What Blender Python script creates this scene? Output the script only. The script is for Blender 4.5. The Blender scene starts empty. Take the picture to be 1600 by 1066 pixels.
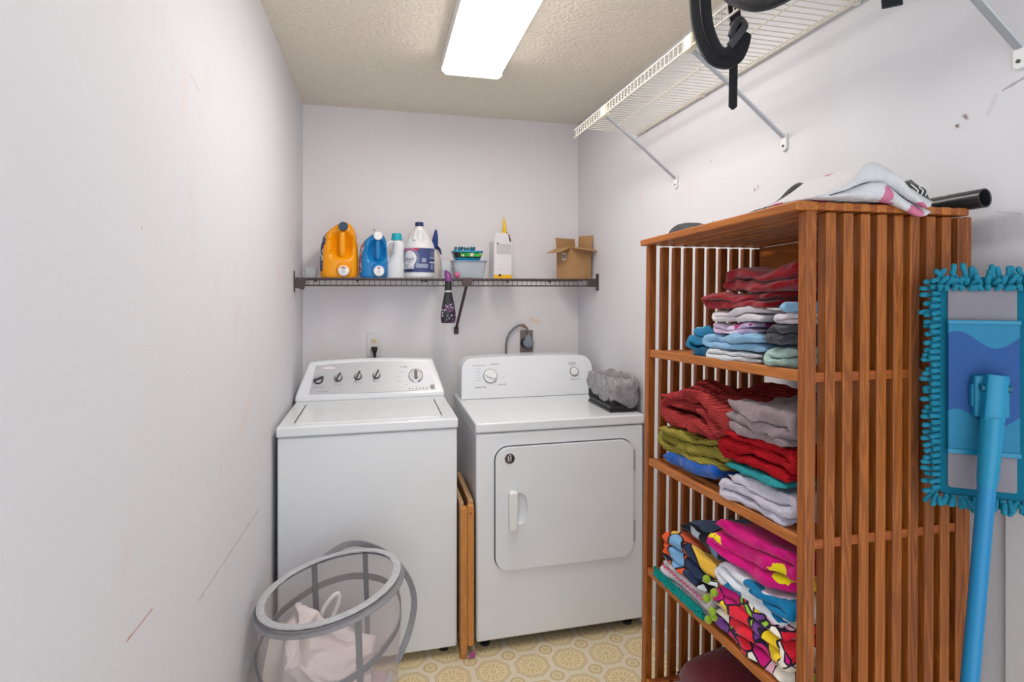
import bpy, bmesh, math, random
from mathutils import Vector, Matrix, Euler, noise
PI = math.pi
random.seed(7); noise.seed_set(5)
SC = bpy.context.scene
COL = SC.collection

# ------------------------------------------------------------ camera, world, exposure
cam_d = bpy.data.cameras.new('camera'); cam = bpy.data.objects.new('camera', cam_d); COL.objects.link(cam)
cam_d.sensor_width = 36.0; cam_d.lens = 36.0 * 863 / 1600; cam_d.clip_start = 0.05
cam_d.shift_y = -78 / 1600
cam.location = (0, 0, 1.46); cam.rotation_euler = (PI / 2, 0, -math.atan(207 / 863))
SC.camera = cam
W = bpy.data.worlds.new('world'); SC.world = W; W.use_nodes = True
W.node_tree.nodes['Background'].inputs[0].default_value = (0.86, 0.93, 1.0, 1)
W.node_tree.nodes['Background'].inputs[1].default_value = 1.25
SC.view_settings.view_transform = 'Standard'; SC.view_settings.look = 'None'
SC.view_settings.exposure = 0.70; SC.view_settings.gamma = 1.0; SC.view_settings.use_curve_mapping = False
LAMP = 9.8           # emission of the ceiling fixture's lens

# ------------------------------------------------------------ colour and node helpers
def lin(c):
    c = c / 255
    return c / 12.92 if c <= 0.04045 else ((c + 0.055) / 1.055) ** 2.4
def rgb(r, g, b): return (lin(r), lin(g), lin(b), 1)

class G:
    def __init__(s, name):
        s.m = bpy.data.materials.new(name); s.m.use_nodes = True; s.t = s.m.node_tree; s.n = s.t.nodes
        s.b = s.n['Principled BSDF']; s.out = s.n['Material Output']
    def put(s, sock, v):
        if isinstance(v, bpy.types.NodeSocket): s.t.links.new(v, sock)
        elif v is not None: sock.default_value = v
    def node(s, typ, ins=None, **kw):
        n = s.n.new(typ)
        for k, v in kw.items(): setattr(n, k, v)
        for k, v in (ins or {}).items(): s.put(n.inputs[k], v)
        return n
    def M(s, op, a, b=None, c=None, clamp=False):
        n = s.node('ShaderNodeMath', operation=op); n.use_clamp = clamp
        s.put(n.inputs[0], a)
        if b is not None: s.put(n.inputs[1], b)
        if c is not None: s.put(n.inputs[2], c)
        return n.outputs[0]
    def co(s, scale=(1, 1, 1), loc=(0, 0, 0), rot=(0, 0, 0)):
        tc = s.node('ShaderNodeTexCoord')
        mp = s.node('ShaderNodeMapping', {'Vector': tc.outputs['Object'], 'Scale': scale, 'Location': loc, 'Rotation': rot})
        return mp.outputs[0]
    def xyz(s, v=None):
        n = s.node('ShaderNodeSeparateXYZ', {0: v if v is not None else s.node('ShaderNodeTexCoord').outputs['Object']})
        return n.outputs[0], n.outputs[1], n.outputs[2]
    def noise(s, scale, detail=3, rough=0.5, vec=None, dist=0.0):
        return s.node('ShaderNodeTexNoise', {'Vector': vec if vec is not None else s.co(), 'Scale': scale, 'Detail': detail, 'Roughness': rough, 'Distortion': dist})
    def mix(s, f, a, b):
        n = s.node('ShaderNodeMix', data_type='RGBA'); s.put(n.inputs[0], f); s.put(n.inputs[6], a); s.put(n.inputs[7], b)
        return n.outputs[2]
    def ramp(s, f, stops, interp='LINEAR'):
        n = s.node('ShaderNodeValToRGB', {0: f}); r = n.color_ramp; r.interpolation = interp
        while len(r.elements) < len(stops): r.elements.new(0.5)
        for e, (p, c) in zip(r.elements, stops): e.position = p; e.color = c
        return n.outputs[0]
    def bump(s, h, strength=0.3, dist=0.002):
        n = s.node('ShaderNodeBump', {'Height': h, 'Strength': strength, 'Distance': dist})
        s.t.links.new(n.outputs[0], s.b.inputs['Normal'])
    def set(s, col=None, rough=None, metal=None, spec=None, **kw):
        if col is not None: s.put(s.b.inputs['Base Color'], col)
        if rough is not None: s.put(s.b.inputs['Roughness'], rough)
        if metal is not None: s.put(s.b.inputs['Metallic'], metal)
        if spec is not None: s.put(s.b.inputs['Specular IOR Level'], spec)
        for k, v in kw.items(): s.put(s.b.inputs[k.replace('_', ' ')], v)
        return s
    def fade(s, alpha):                      # mix with transparency
        tr = s.node('ShaderNodeBsdfTransparent')
        mx = s.node('ShaderNodeMixShader', {0: alpha, 1: tr.outputs[0], 2: s.b.outputs[0]})
        s.t.links.new(mx.outputs[0], s.out.inputs['Surface'])

_pl = {}
def plain(name, c, rough=0.5, metal=0.0, spec=0.5, var=0.04, sc=30, bump=0.0):
    if name in _pl: return _pl[name]
    g = G(name); c = rgb(*c)
    n = g.noise(sc, 4)
    d = tuple(max(0, x * (1 - var * 2)) for x in c[:3]) + (1,)
    g.set(g.mix(n.outputs[0], c, d), rough, metal, spec)
    if bump: g.bump(n.outputs[0], bump, 0.001)
    _pl[name] = g.m
    return g.m

# ------------------------------------------------------------ mesh builder
class MB:
    def __init__(s): s.v = []; s.f = []; s.mi = []
    def add(s, vs, fs, mi=0):
        o = len(s.v); s.v += [Vector(p) for p in vs]
        s.f += [tuple(i + o for i in f) for f in fs]
        s.mi += [mi] * len(fs)
        return s
    def box(s, a, b, mi=0, M=None):
        (x0, y0, z0), (x1, y1, z1) = a, b
        vs = [Vector(p) for p in ((x0,y0,z0),(x1,y0,z0),(x1,y1,z0),(x0,y1,z0),(x0,y0,z1),(x1,y0,z1),(x1,y1,z1),(x0,y1,z1))]
        if M: vs = [M @ p for p in vs]
        return s.add(vs, [(0,3,2,1),(4,5,6,7),(0,1,5,4),(1,2,6,5),(2,3,7,6),(3,0,4,7)], mi)
    def loft(s, rings, cap=True, closed=False, mi=0, pred=None):
        n = len(rings[0]); vs = [p for r in rings for p in r]; fs = []
        m = len(rings)
        for i in range(m if closed else m - 1):
            for j in range(n):
                k = (j + 1) % n; i2 = (i + 1) % m
                fs.append((i*n+j, i*n+k, i2*n+k, i2*n+j))
        if cap and not closed:
            fs.append(tuple(reversed(range(n)))); fs.append(tuple(range((m-1)*n, m*n)))
        if pred:
            V = [Vector(p) for p in vs]
            fs = [f for f in fs if len(f) == 4 and pred(sum((V[i] for i in f), Vector()) / 4)]
        return s.add(vs, fs, mi)
    def lathe(s, prof, c=(0,0,0), n=28, axis='Z', mi=0, cap=True, pred=None):
        rings = []
        for r, h in prof:
            ring = []
            for k in range(n):
                a = 2*PI*k/n; p = (r*math.cos(a), r*math.sin(a), h)
                if axis == 'Y': p = (p[0], p[2], -p[1])
                if axis == 'X': p = (p[2], p[0], p[1])
                ring.append(Vector(p) + Vector(c))
            rings.append(ring)
        return s.loft(rings, cap, mi=mi, pred=pred)
    def tube(s, pts, r, n=8, closed=False, mi=0, flat=None, normal=None):
        """round or (flat=(width, thickness), normal=Vector) rectangular-oval sweep"""
        P = [Vector(p) for p in pts]; m = len(P); rings = []
        T = []
        for i in range(m):
            a = P[(i-1) % m] if (closed or i > 0) else P[i]
            b = P[(i+1) % m] if (closed or i < m-1) else P[i]
            T.append((b - a).normalized())
        u = T[0].orthogonal().normalized()
        for i in range(m):
            if normal is not None:
                w = Vector(normal[i] if isinstance(normal, list) else normal)
                w = (w - T[i] * w.dot(T[i])).normalized(); uu = T[i].cross(w).normalized()
            else:
                u = (u - T[i]*u.dot(T[i])).normalized(); uu = u; w = T[i].cross(u)
            rr = r[i] if isinstance(r, (list, tuple)) else r
            ring = []
            for k in range(n):
                a = 2*PI*k/n
                if flat:
                    ca, sa = math.cos(a), math.sin(a)
                    ring.append(P[i] + uu*math.copysign(abs(ca)**0.5, ca)*flat[0]/2*rr + w*math.copysign(abs(sa)**0.5, sa)*flat[1]/2)
                else: ring.append(P[i] + uu*math.cos(a)*rr + w*math.sin(a)*rr)
            rings.append(ring)
        return s.loft(rings, not closed, closed, mi)
    def prism(s, poly, a, b, axis='Y', mi=0):
        def P(p, h): return {'Y': (p[0], h, p[1]), 'Z': (p[0], p[1], h), 'X': (h, p[0], p[1])}[axis]
        return s.loft([[P(p, a) for p in poly], [P(p, b) for p in poly]], mi=mi)
    def xf(s, M, i0=0):
        for i in range(i0, len(s.v)): s.v[i] = M @ s.v[i]
        return s
    def build(s, name, mats, parent=None, world=True, bevel=0, smooth=True, sub=0, angle=35, fixn=True):
        off = parent_loc(parent) if (parent and world) else Vector()
        me = bpy.data.meshes.new(name)
        me.from_pydata([p - off for p in s.v], [], s.f)
        if not isinstance(mats, (list, tuple)): mats = [mats]
        for m in mats: me.materials.append(m)
        for p, k in zip(me.polygons, s.mi): p.material_index = k
        if fixn:
            bm = bmesh.new(); bm.from_mesh(me); bmesh.ops.recalc_face_normals(bm, faces=bm.faces); bm.to_mesh(me); bm.free()
        if smooth:
            me.shade_smooth()
            if not sub: me.set_sharp_from_angle(angle=math.radians(angle))
        o = bpy.data.objects.new(name, me); COL.objects.link(o)
        if parent: o.parent = parent
        if bevel:
            b = o.modifiers.new('bevel', 'BEVEL'); b.width = bevel; b.segments = 3; b.limit_method = 'ANGLE'; b.angle_limit = math.radians(40)
        if sub:
            b = o.modifiers.new('sub', 'SUBSURF'); b.levels = sub; b.render_levels = sub
        return o
def parent_loc(p):
    v = Vector()
    while p: v = v + p.location; p = p.parent
    return v
def tag(o, label=None, cat=None, group=None, kind=None):
    if label: o['label'] = label
    if cat: o['category'] = cat
    if group: o['group'] = group
    if kind: o['kind'] = kind
    return o
def thing(name, label, cat, loc, rotz=0, group=None):
    o = bpy.data.objects.new(name, None); COL.objects.link(o); o.empty_display_size = 0.05
    o.location = loc; o.rotation_euler = (0, 0, rotz)
    return tag(o, label, cat, group)
def box(name, a, b, mat, parent=None, bevel=0.0, world=True):
    return MB().box(a, b).build(name, mat, parent, world, bevel)
def rrect(x0, x1, z0, z1, r, n=6, r2=None):
    """rounded rectangle outline; r bottom corner radius, r2 top"""
    r2 = r if r2 is None else r2; pts = []
    for cx, cz, a0, q in ((x1-r, z0+r, -90, r), (x1-r2, z1-r2, 0, r2), (x0+r2, z1-r2, 90, r2), (x0+r, z0+r, 180, r)):
        for k in range(n+1):
            a = math.radians(a0 + 90*k/n); pts.append((cx + q*math.cos(a), cz + q*math.sin(a)))
    return pts
def text(body, size, loc, rot, mat, name, parent, bold=0.0, warp=None, world=True, sx=1.0):
    c = bpy.data.curves.new('t', 'FONT'); c.body = body; c.size = size; c.align_x = 'CENTER'; c.align_y = 'CENTER'
    c.offset = bold; c.resolution_u = 3
    o = bpy.data.objects.new('t', c); COL.objects.link(o)
    dg = bpy.context.evaluated_depsgraph_get(); me = bpy.data.meshes.new_from_object(o.evaluated_get(dg))
    bpy.data.objects.remove(o); bpy.data.curves.remove(c)
    M = Matrix.Translation(loc) @ Euler(rot).to_matrix().to_4x4() @ Matrix.Diagonal((sx, 1, 1, 1))
    for v in me.vertices:
        v.co = warp(v.co) if warp else M @ v.co
        if parent and world: v.co -= parent_loc(parent)
    me.materials.clear(); me.materials.append(mat)
    o = bpy.data.objects.new(name, me); COL.objects.link(o)
    if parent: o.parent = parent
    return o

# ------------------------------------------------------------ surface materials
def seg_mask(g, ax, p, q, w, soft=0.5):
    """soft mask round segment p-q in the plane given by ax ('YZ')"""
    x, y, z = g.xyz(); a, b = (y, z) if ax == 'YZ' else (x, z)
    dx, dy = q[0]-p[0], q[1]-p[1]; L = dx*dx + dy*dy
    pa = g.M('SUBTRACT', a, p[0]); pb = g.M('SUBTRACT', b, p[1])
    t = g.M('DIVIDE', g.M('ADD', g.M('MULTIPLY', pa, dx), g.M('MULTIPLY', pb, dy)), L, clamp=True)
    ea = g.M('SUBTRACT', pa, g.M('MULTIPLY', t, dx)); eb = g.M('SUBTRACT', pb, g.M('MULTIPLY', t, dy))
    d = g.M('SQRT', g.M('ADD', g.M('MULTIPLY', ea, ea), g.M('MULTIPLY', eb, eb)))
    n = g.noise(55, 4, 0.65)
    d = g.M('MULTIPLY', d, g.M('MULTIPLY_ADD', n.outputs[0], 3.0, -0.5))
    return g.M('SUBTRACT', 1.0, g.M('DIVIDE', d, w), clamp=True)
def wall_mat(name, base, marks=(), bs=0.35):
    g = G(name); v = g.co()
    n1 = g.noise(2.2, 3); n2 = g.noise(150, 3, 0.55); n3 = g.noise(28, 4, 0.6)
    c = g.mix(g.M('MULTIPLY', n1.outputs[0], 0.5), rgb(*base), rgb(base[0]-6, base[1]-9, base[2]-10))
    st = g.ramp(g.noise(5.5, 5, 0.62, vec=g.co(loc=(3, 1, 2), scale=(1, 1, .45))).outputs[0], [(0.60, (0,0,0,1)), (0.72, (1,1,1,1))])
    c = g.mix(g.M('MULTIPLY', st, 0.10), c, rgb(222, 160, 140))
    for ax, p, q, w, mc, k in marks:
        c = g.mix(g.M('MULTIPLY', seg_mask(g, ax, p, q, w), k), c, rgb(*mc))
    g.set(c, 0.62, spec=0.3)
    h = g.M('ADD', g.M('MULTIPLY', n2.outputs[0], 0.5), g.M('MULTIPLY', n3.outputs[0], 1.4))
    g.bump(h, bs, 0.0035)
    return g.m
GR = (120, 116, 120); PK = (226, 178, 166); BR = (120, 70, 60)
M_wall_l = wall_mat('wall paint left', (224, 224, 229), [
    ('YZ', (1.987, .735), (1.351, .773), .0022, (120, 105, 110), .75) , ('YZ', (1.096, .899), (.995, .904), .0030, (190, 120, 105), .85),
    ('YZ', (1.53, .98), (1.53, 1.03), .004, PK, .6), ('YZ', (1.765, 2.185), (1.765, 2.2), .004, (200, 170, 150), .6),
    ('YZ', (1.053, 1.568), (1.053, 1.566), .003, (110, 105, 105), .8), ('YZ', (1.25, 1.82), (1.27, 1.92), .02, (236, 196, 184), .2),
    ('YZ', (1.75, 1.06), (1.85, 1.12), .035, (238, 190, 170), .25), ('YZ', (1.351, 1.906), (1.30, 1.92), .004, (190, 186, 190), .6)])
M_wall_r = wall_mat('wall paint right', (224, 224, 229), [
    ('YZ', (.872, 1.792), (.874, 1.794), .0055, (105, 55, 50), .95), ('YZ', (.856, 1.805), (.857, 1.807), .005, (110, 60, 60), .95),
    ('YZ', (1.492, 1.776), (1.492, 1.774), .005, (150, 110, 85), .9), ('YZ', (1.475, 1.778), (1.475, 1.786), .003, (150, 110, 85), .9),
    ('YZ', (.79, 1.835), (.755, 1.845), .0028, (130, 130, 135), .8), ('YZ', (.815, 1.80), (.80, 1.83), .006, (205, 200, 205), .7),
    ('YZ', (1.72, 1.915), (1.722, 1.915), .004, (120, 120, 120), .8), ('YZ', (.76, 1.60), (.80, 1.61), .003, (190, 188, 190), .7)])
M_wall_b = wall_mat('wall paint back lightened', (236, 233, 236), [  # same paint as the side walls, colour raised in place of stronger light
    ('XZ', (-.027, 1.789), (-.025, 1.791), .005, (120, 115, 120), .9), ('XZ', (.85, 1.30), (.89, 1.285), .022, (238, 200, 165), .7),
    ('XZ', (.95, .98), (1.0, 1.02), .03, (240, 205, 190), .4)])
def ceiling_mat():
    g = G('popcorn ceiling')
    n = g.noise(95, 5, 0.62); v = g.node('ShaderNodeTexVoronoi', {'Vector': g.co(), 'Scale': 70}, feature='SMOOTH_F1')
    c = g.mix(n.outputs[0], rgb(250, 243, 230), rgb(232, 222, 205))
    g.set(c, 0.9, spec=0.1)
    g.bump(g.M('ADD', n.outputs[0], g.M('MULTIPLY', v.outputs['Distance'], -1.1)), 0.8, 0.009)
    return g.m
def floor_mat():
    g = G('vinyl floor with octagon medallions'); x, y, z = g.xyz(); P = 0.155
    def cell(a, o): return g.M('MULTIPLY', g.M('SUBTRACT', g.M('FRACT', g.M('MULTIPLY_ADD', a, 1/P, 100 - o/P + 0.5)), 0.5), P)
    X, Y = cell(x, .269), cell(y, 2.077); X2, Y2 = cell(x, .269 + P/2), cell(y, 2.077 + P/2)
    def rad(a, b): return g.M('SQRT', g.M('ADD', g.M('MULTIPLY', a, a), g.M('MULTIPLY', b, b)))
    ax, ay = g.M('ABSOLUTE', X), g.M('ABSOLUTE', Y)
    oc = g.M('MAXIMUM', g.M('MAXIMUM', ax, ay), g.M('MULTIPLY', g.M('ADD', ax, ay), 0.7071))
    r = rad(X, Y); r2 = rad(X2, Y2)
    def line(d, at, w): return g.M('SUBTRACT', 1.0, g.M('DIVIDE', g.M('ABSOLUTE', g.M('SUBTRACT', d, at)), w), clamp=True)
    def less(d, at): return g.M('LESS_THAN', d, at)
    spk = g.noise(60, 4, 0.7).outputs[0]; big = g.noise(9, 3).outputs[0]
    base = g.mix(spk, rgb(246, 237, 220), rgb(224, 207, 174))
    inn = g.mix(spk, rgb(247, 232, 198), rgb(228, 205, 156))
    tan = rgb(190, 164, 112)
    c = g.mix(less(oc, .062), base, inn)
    c = g.mix(g.M('MULTIPLY', line(oc, .0635, .0035), .95), c, tan)
    c = g.mix(g.M('MULTIPLY', line(oc, .055, .0028), .9), c, tan)
    ang = g.M('ARCTAN2', Y, X)
    pet = g.M('GREATER_THAN', g.M('COSINE', g.M('MULTIPLY', ang, 14)), 0.15)
    band = g.M('MULTIPLY', g.M('GREATER_THAN', r, .019), less(r, .044))
    c = g.mix(g.M('MULTIPLY', g.M('MULTIPLY', pet, band), .8), c, rgb(212, 188, 134))
    c = g.mix(g.M('MULTIPLY', line(r, .007, .0025), .95), c, rgb(165, 140, 95))
    c = g.mix(less(r2, .026), c, g.mix(0.5, inn, rgb(205, 180, 125)))
    c = g.mix(g.M('MULTIPLY', line(r2, .0255, .0035), .9), c, tan)
    c = g.mix(g.M('MULTIPLY', line(r2, .015, .003), .8), c, rgb(248, 238, 214))
    c = g.mix(g.M('MULTIPLY', big, .12), c, rgb(170, 140, 90))
    g.set(c, 0.42, spec=0.35); g.bump(g.M('MULTIPLY', g.M('ADD', oc, spk), 1.0), 0.15, 0.001)
    return g.m
def wood_mat(name, light, dark, along='Z', rough=0.42):
    g = G(name)
    isl = g.node('ShaderNodeNewGeometry').outputs['Random Per Island']
    s = {'Z': (1, 1, .055), 'Y': (1, .055, 1), 'X': (.055, 1, 1)}[along]
    mp = g.co(scale=s)
    sh = g.node('ShaderNodeVectorMath', {0: mp, 1: g.node('ShaderNodeCombineXYZ', {0: g.M('MULTIPLY', isl, 31.0), 1: g.M('MULTIPLY', isl, 17.0), 2: g.M('MULTIPLY', isl, 5.0)}).outputs[0]}, operation='ADD').outputs[0]
    w = g.noise(26, 3, 0.5, vec=sh, dist=0.6).outputs[0]
    rings = g.M('ABSOLUTE', g.M('SINE', g.M('MULTIPLY', w, 42)))
    fine = g.noise(260, 3, 0.7, vec=sh).outputs[0]
    f = g.M('ADD', g.M('MULTIPLY', rings, 0.50), g.M('MULTIPLY', fine, 0.38), clamp=True)
    f = g.M('ADD', f, g.M('MULTIPLY', g.M('SUBTRACT', isl, .5), .45), clamp=True)
    g.set(g.mix(f, rgb(*light), rgb(*dark)), rough, spec=0.45)
    g.bump(fine, 0.12, 0.001)
    return g.m
def cloth(name, c, kind='terry', c2=None, rough=0.95, along='X', scale=1.0):
    g = G(name); base = rgb(*c); dk = rgb(*(c2 or tuple(x * .8 for x in c)))
    if kind == 'knit':
        w = g.node('ShaderNodeTexWave', {'Vector': g.co(), 'Scale': 36 * scale, 'Distortion': 2.2, 'Detail': 1.0, 'Detail Scale': 2.0}, bands_direction=along).outputs[1]
        n = g.noise(240, 2).outputs[0]
        h = g.M('ADD', g.M('ADD', w, g.M('MULTIPLY', n, 0.6)), g.M('MULTIPLY', g.noise(17, 4, .6, dist=.8).outputs[0], 5.0)); col = g.mix(g.M('MULTIPLY', g.M('SUBTRACT', 1.0, w), .75), base, dk)
        g.set(col, rough, spec=0.1); g.bump(h, 0.8, 0.004)
    elif kind == 'satin':
        n = g.noise(30, 3).outputs[0]; g.set(g.mix(n, base, dk), 0.3, spec=0.6); g.bump(n, 0.4, 0.004)
    else:
        sc = {'terry': 420, 'plush': 170, 'felt': 600}[kind]
        n = g.noise(sc * scale, 3, 0.6).outputs[0]; n2 = g.noise(22, 3).outputs[0]
        col = g.mix(g.M('MULTIPLY', n2, 0.7), base, dk)
        col = g.mix(g.M('MULTIPLY', n, 0.35 if kind != 'plush' else .55), col, dk)
        g.set(col, rough, spec=0.1, Sheen_Weight=0.25)
        g.bump(g.M('ADD', n, g.M('MULTIPLY', g.noise(15, 4, .55, dist=1.0).outputs[0], 3.0 if kind == 'plush' else 6.0)), 0.75 if kind == 'plush' else 0.5, 0.005 if kind == 'plush' else .002)
    return g.m
def print_cloth(name, cols, scale=14, outline=None, ow=0.03, seed=0, dist=0.35, spots=None):
    g = G(name)
    nv = g.noise(6, 2, vec=g.co(loc=(seed, 0, 0)))
    v = g.node('ShaderNodeVectorMath', {0: g.co(loc=(seed, seed * .3, 0)), 1: g.node('ShaderNodeVectorMath', {0: nv.outputs['Color'], 3: dist * .4}, operation='SCALE').outputs[0]}, operation='ADD').outputs[0]
    vo = g.node('ShaderNodeTexVoronoi', {'Vector': v, 'Scale': scale})
    n = len(cols); st = [(i / n, rgb(*c)) for i, c in enumerate(cols)]
    r = g.node('ShaderNodeSeparateColor', {0: vo.outputs['Color']}).outputs[0]
    c = g.ramp(r, st, 'CONSTANT')
    if outline:
        ve = g.node('ShaderNodeTexVoronoi', {'Vector': v, 'Scale': scale}, feature='DISTANCE_TO_EDGE')
        c = g.mix(g.M('LESS_THAN', ve.outputs['Distance'], ow), c, rgb(*outline))
    if spots:
        v2 = g.node('ShaderNodeTexVoronoi', {'Vector': v, 'Scale': 12})
        k = g.M('LESS_THAN', g.M('ADD', v2.outputs['Distance'], g.M('MULTIPLY', g.noise(70, 2).outputs[0], .35)), .50)
        k = g.M('MULTIPLY', k, g.M('GREATER_THAN', g.node('ShaderNodeSeparateColor', {0: v2.outputs['Color']}).outputs[2], .25)); c = g.mix(k, c, rgb(*spots))
    fz = g.noise(400, 2).outputs[0]
    g.set(c, 0.95, spec=0.1, Sheen_Weight=0.15); g.bump(fz, 0.5, 0.002)
    return g.m

M_ceil = ceiling_mat(); M_floor = floor_mat()
M_trim = plain('white baseboard paint', (226, 226, 228), 0.4)
M_enamel = G('white appliance enamel'); M_enamel.set(M_enamel.mix(M_enamel.noise(6, 3).outputs[0], rgb(233, 236, 240), rgb(226, 229, 233)), 0.24, spec=0.5); M_enamel.bump(M_enamel.noise(400, 2).outputs[0], 0.03, .001); M_enamel = M_enamel.m
M_whplast = plain('white plastic', (240, 240, 240), 0.3)
M_dark = plain('dark grey plastic', (52, 52, 56), 0.35)
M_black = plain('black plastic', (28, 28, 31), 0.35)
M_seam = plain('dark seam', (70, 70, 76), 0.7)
M_ink = plain('grey printed ink', (120, 120, 126), 0.6)
M_inkd = plain('dark printed ink', (60, 60, 66), 0.6)
M_chrome = plain('chrome', (205, 205, 210), 0.2, 0.95)

# ============================================================ THE ROOM
XL, XR, YB, ZC, YF = -0.39, 1.132, 3.06, 2.437, -0.55  # room and object coordinates worked out beforehand from image pixel positions
def struct(name, a, b, mat):
    o = box(name, a, b, mat); return tag(o, kind='structure')
struct('wall_left', (XL-.1, YF, -.0), (XL, YB+.1, ZC), M_wall_l)
struct('wall_right', (XR, YF, -.0), (XR+.1, YB+.1, ZC), M_wall_r)
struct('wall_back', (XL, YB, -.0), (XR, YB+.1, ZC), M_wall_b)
struct('floor', (XL-.1, YF, -.1), (XR+.1, YB+.1, 0), M_floor)
struct('ceiling', (XL-.1, YF, ZC), (XR+.1, YB+.1, ZC+.1), M_ceil)
for nm, a, b in (('baseboard_left', (XL, YF, 0), (XL+.012, YB, .085)), ('baseboard_right', (XR-.012, YF, 0), (XR, YB, .085)), ('baseboard_back', (XL+.012, YB-.012, 0), (XR-.012, YB, .085))):
    o = box(nm, a, b, M_trim, bevel=.004); tag(o, kind='structure')
# narrow white cable cover running up the right wall behind the mop
o = MB().box((XR-.012, .742, .085), (XR, .778, 1.06)).box((XR-.014, .738, .70), (XR, .782, .704)).build('trim_1', M_trim, bevel=.002); tag(o, kind='structure')

# ------------------------------------------------------------ ceiling light
def lens_mat():
    g = G('glowing acrylic lens'); x, y, z = g.xyz()
    e = g.node('ShaderNodeEmission', {'Color': rgb(255, 249, 242), 'Strength': LAMP})
    g.t.links.new(e.outputs[0], g.out.inputs['Surface']); return g.m
t = thing('ceiling_light', 'long white fluorescent ceiling light glowing above the washer and dryer', 'ceiling light', (.378, 1.69, ZC))
M_end = plain('cream lamp end cap', (250, 244, 224), 0.5)
MB().box((.2515, 1.085, 2.386), (.5045, 2.289, ZC)).build('housing', M_whplast, t, bevel=.003)
prof = [(.2535, 2.386), (.257, 2.376), (.27, 2.366), (.30, 2.361), (.456, 2.361), (.486, 2.366), (.499, 2.376), (.5025, 2.386)]
MB().loft([[(px, y, pz) for px, pz in prof] for y in (1.083, 2.289)], cap=True).build('diffuser', lens_mat(), t)
e2 = [(.250, ZC), (.250, 2.374), (.268, 2.358), (.488, 2.358), (.506, 2.374), (.506, ZC)]
for y in (2.289, 1.077): MB().prism(e2, y, y+.008).build('end_cap', M_end, t)

# ============================================================ WASHER
WX0, WX1, WY = -.374, .306, 2.20
t = thing('washing_machine', 'white top-loading washing machine with grey control panel beside the left wall', 'washing machine', (-.034, 2.54, 0))
box('cabinet', (WX0+.003, WY+.004, .035), (WX1-.003, 2.88, .910), M_enamel, t, bevel=.008)
for fx in (WX0+.05, WX1-.05):
    for fy in (WY+.06, 2.82): MB().lathe([(.02, 0), (.02, .012), (.012, .014), (.012, .037)], (fx, fy, 0), 12).build('foot', M_black, t)
top = MB().box((WX0, WY-.004, .9125), (WX1, 2.885, .952)).build('top_panel', M_enamel, t, bevel=.007)
lidz = .9525
lid = MB().loft([[(x, y, z) for x, y in rrect(-.315, .245, 2.235, 2.655, .02)] for z in (lidz-.004, lidz+.0035)]).build('lid', M_enamel, t, bevel=.003)
inner = MB().loft([[(x, y, lidz+.0036) for x, y in rrect(-.31, .24, 2.24, 2.65, .02)], [(x, y, lidz+.0042) for x, y in rrect(-.295, .225, 2.252, 2.638, .02)], [(x, y, lidz+.0022) for x, y in rrect(-.285, .215, 2.262, 2.628, .015)]], cap=True).build('lid_recess', M_enamel, lid)
for sx0 in (.2455, -.3195): MB().box((sx0, 2.26, lidz-.001), (sx0+.0035, 2.60, lidz+.0015)).build('lid_seam', M_seam, lid)
# console
def wtop(tt): return 1.122 + .010*(1 - tt*tt)
def wring(tt, k=1.0):
    cx = -.034; pts = []
    for z, y, hw in ((.951, 2.680, .341), (.970, 2.682, .341), (.978, 2.690, .339), (wtop(tt)-.004, 2.782, .292), (wtop(tt), 2.80, .290), (wtop(tt)-.006, 2.85, .300), (.951, 2.878, .341)):
        pts.append((cx + tt*hw, y, z))
    return pts
con = MB().loft([wring(-1 + 2*i/24) for i in range(25)]).build('console', M_enamel, t, bevel=.006, angle=50)
def wf(x, z, off=.0):                     # point on the sloped console face
    tt = max(-1, min(1, (x + .034)/.292)); k = (z - .978) / (wtop(tt) - .004 - .978); return Vector((x, 2.690 + k*.092 - off*.84, z + off*.54))
def silver():
    g = G('brushed silver grey panel'); x, y, z = g.xyz()
    n = g.noise(40, 3, vec=g.co(scale=(.05, 1, 3))).outputs[0]
    g.set(g.mix(n, rgb(198, 199, 204), rgb(186, 187, 192)), 0.38, 0.15, 0.5); return g.m
M_silver = silver()
pts_b = []; N = 24
rings = []
for off in (-.002, .0022):
    lo = [wf(-.316 + (.584)*i/N, .984 + .004*math.sin(PI*i/N)*-1, off) for i in range(N+1)]
    hi = [wf(.243 - .537*i/N, 1.104 + .012*(1-((-1+2*i/N))**2), off) for i in range(N+1)]
    rings.append(lo + hi)
cp = MB().loft(rings).build('control_panel', M_silver, t, angle=30)
tilt = math.atan2(.092, .144)
RX = (PI/2 - tilt, 0, 0)
def face_M(x, z, off, rot=0):
    return Matrix.Translation(wf(x, z, off)) @ Euler((PI/2 - tilt, 0, 0)).to_matrix().to_4x4() @ Matrix.Rotation(rot, 4, 'Z')
def knob(x, z, r, ptr, parent, big=False):
    M = face_M(x, z, .0022, ptr)
    b = MB(); b.lathe([(r, 0), (r*.98, .004), (r*.84, .006), (r*.84, .004)], n=32); b.xf(M)
    k = b.build('dial_ring' if big else 'knob', M_dark if not big else M_chrome, parent)
    c = MB(); c.lathe([(r*.84, .003), (r*.82, .010), (r*.7, .013)], n=32); c.xf(M); c.build('knob_face', M_chrome if not big else M_whplast, k)
    if big:
        c = MB(); c.tube([(r*.56*math.cos(a*PI/16), r*.56*math.sin(a*PI/16), .0135) for a in range(32)], .0009, 5, True); c.xf(M); c.build('ring_mark', M_ink, k)
    p = MB(); p.prism(rrect(-r*.2, r*.2, -r*(1.15 if not big else .62), r*(1.25 if not big else .66), r*.19, 4), .008, .0215, 'Z'); p.xf(M)
    p.build('pointer', M_dark, k, bevel=.0015)
    return k
knob(-.278, 1.041, .0205, math.radians(-68), t)
for x, z in ((-.189, 1.047), (-.100, 1.051), (-.014, 1.053)): knob(x, z, .0185, math.radians(-24), t)
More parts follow.
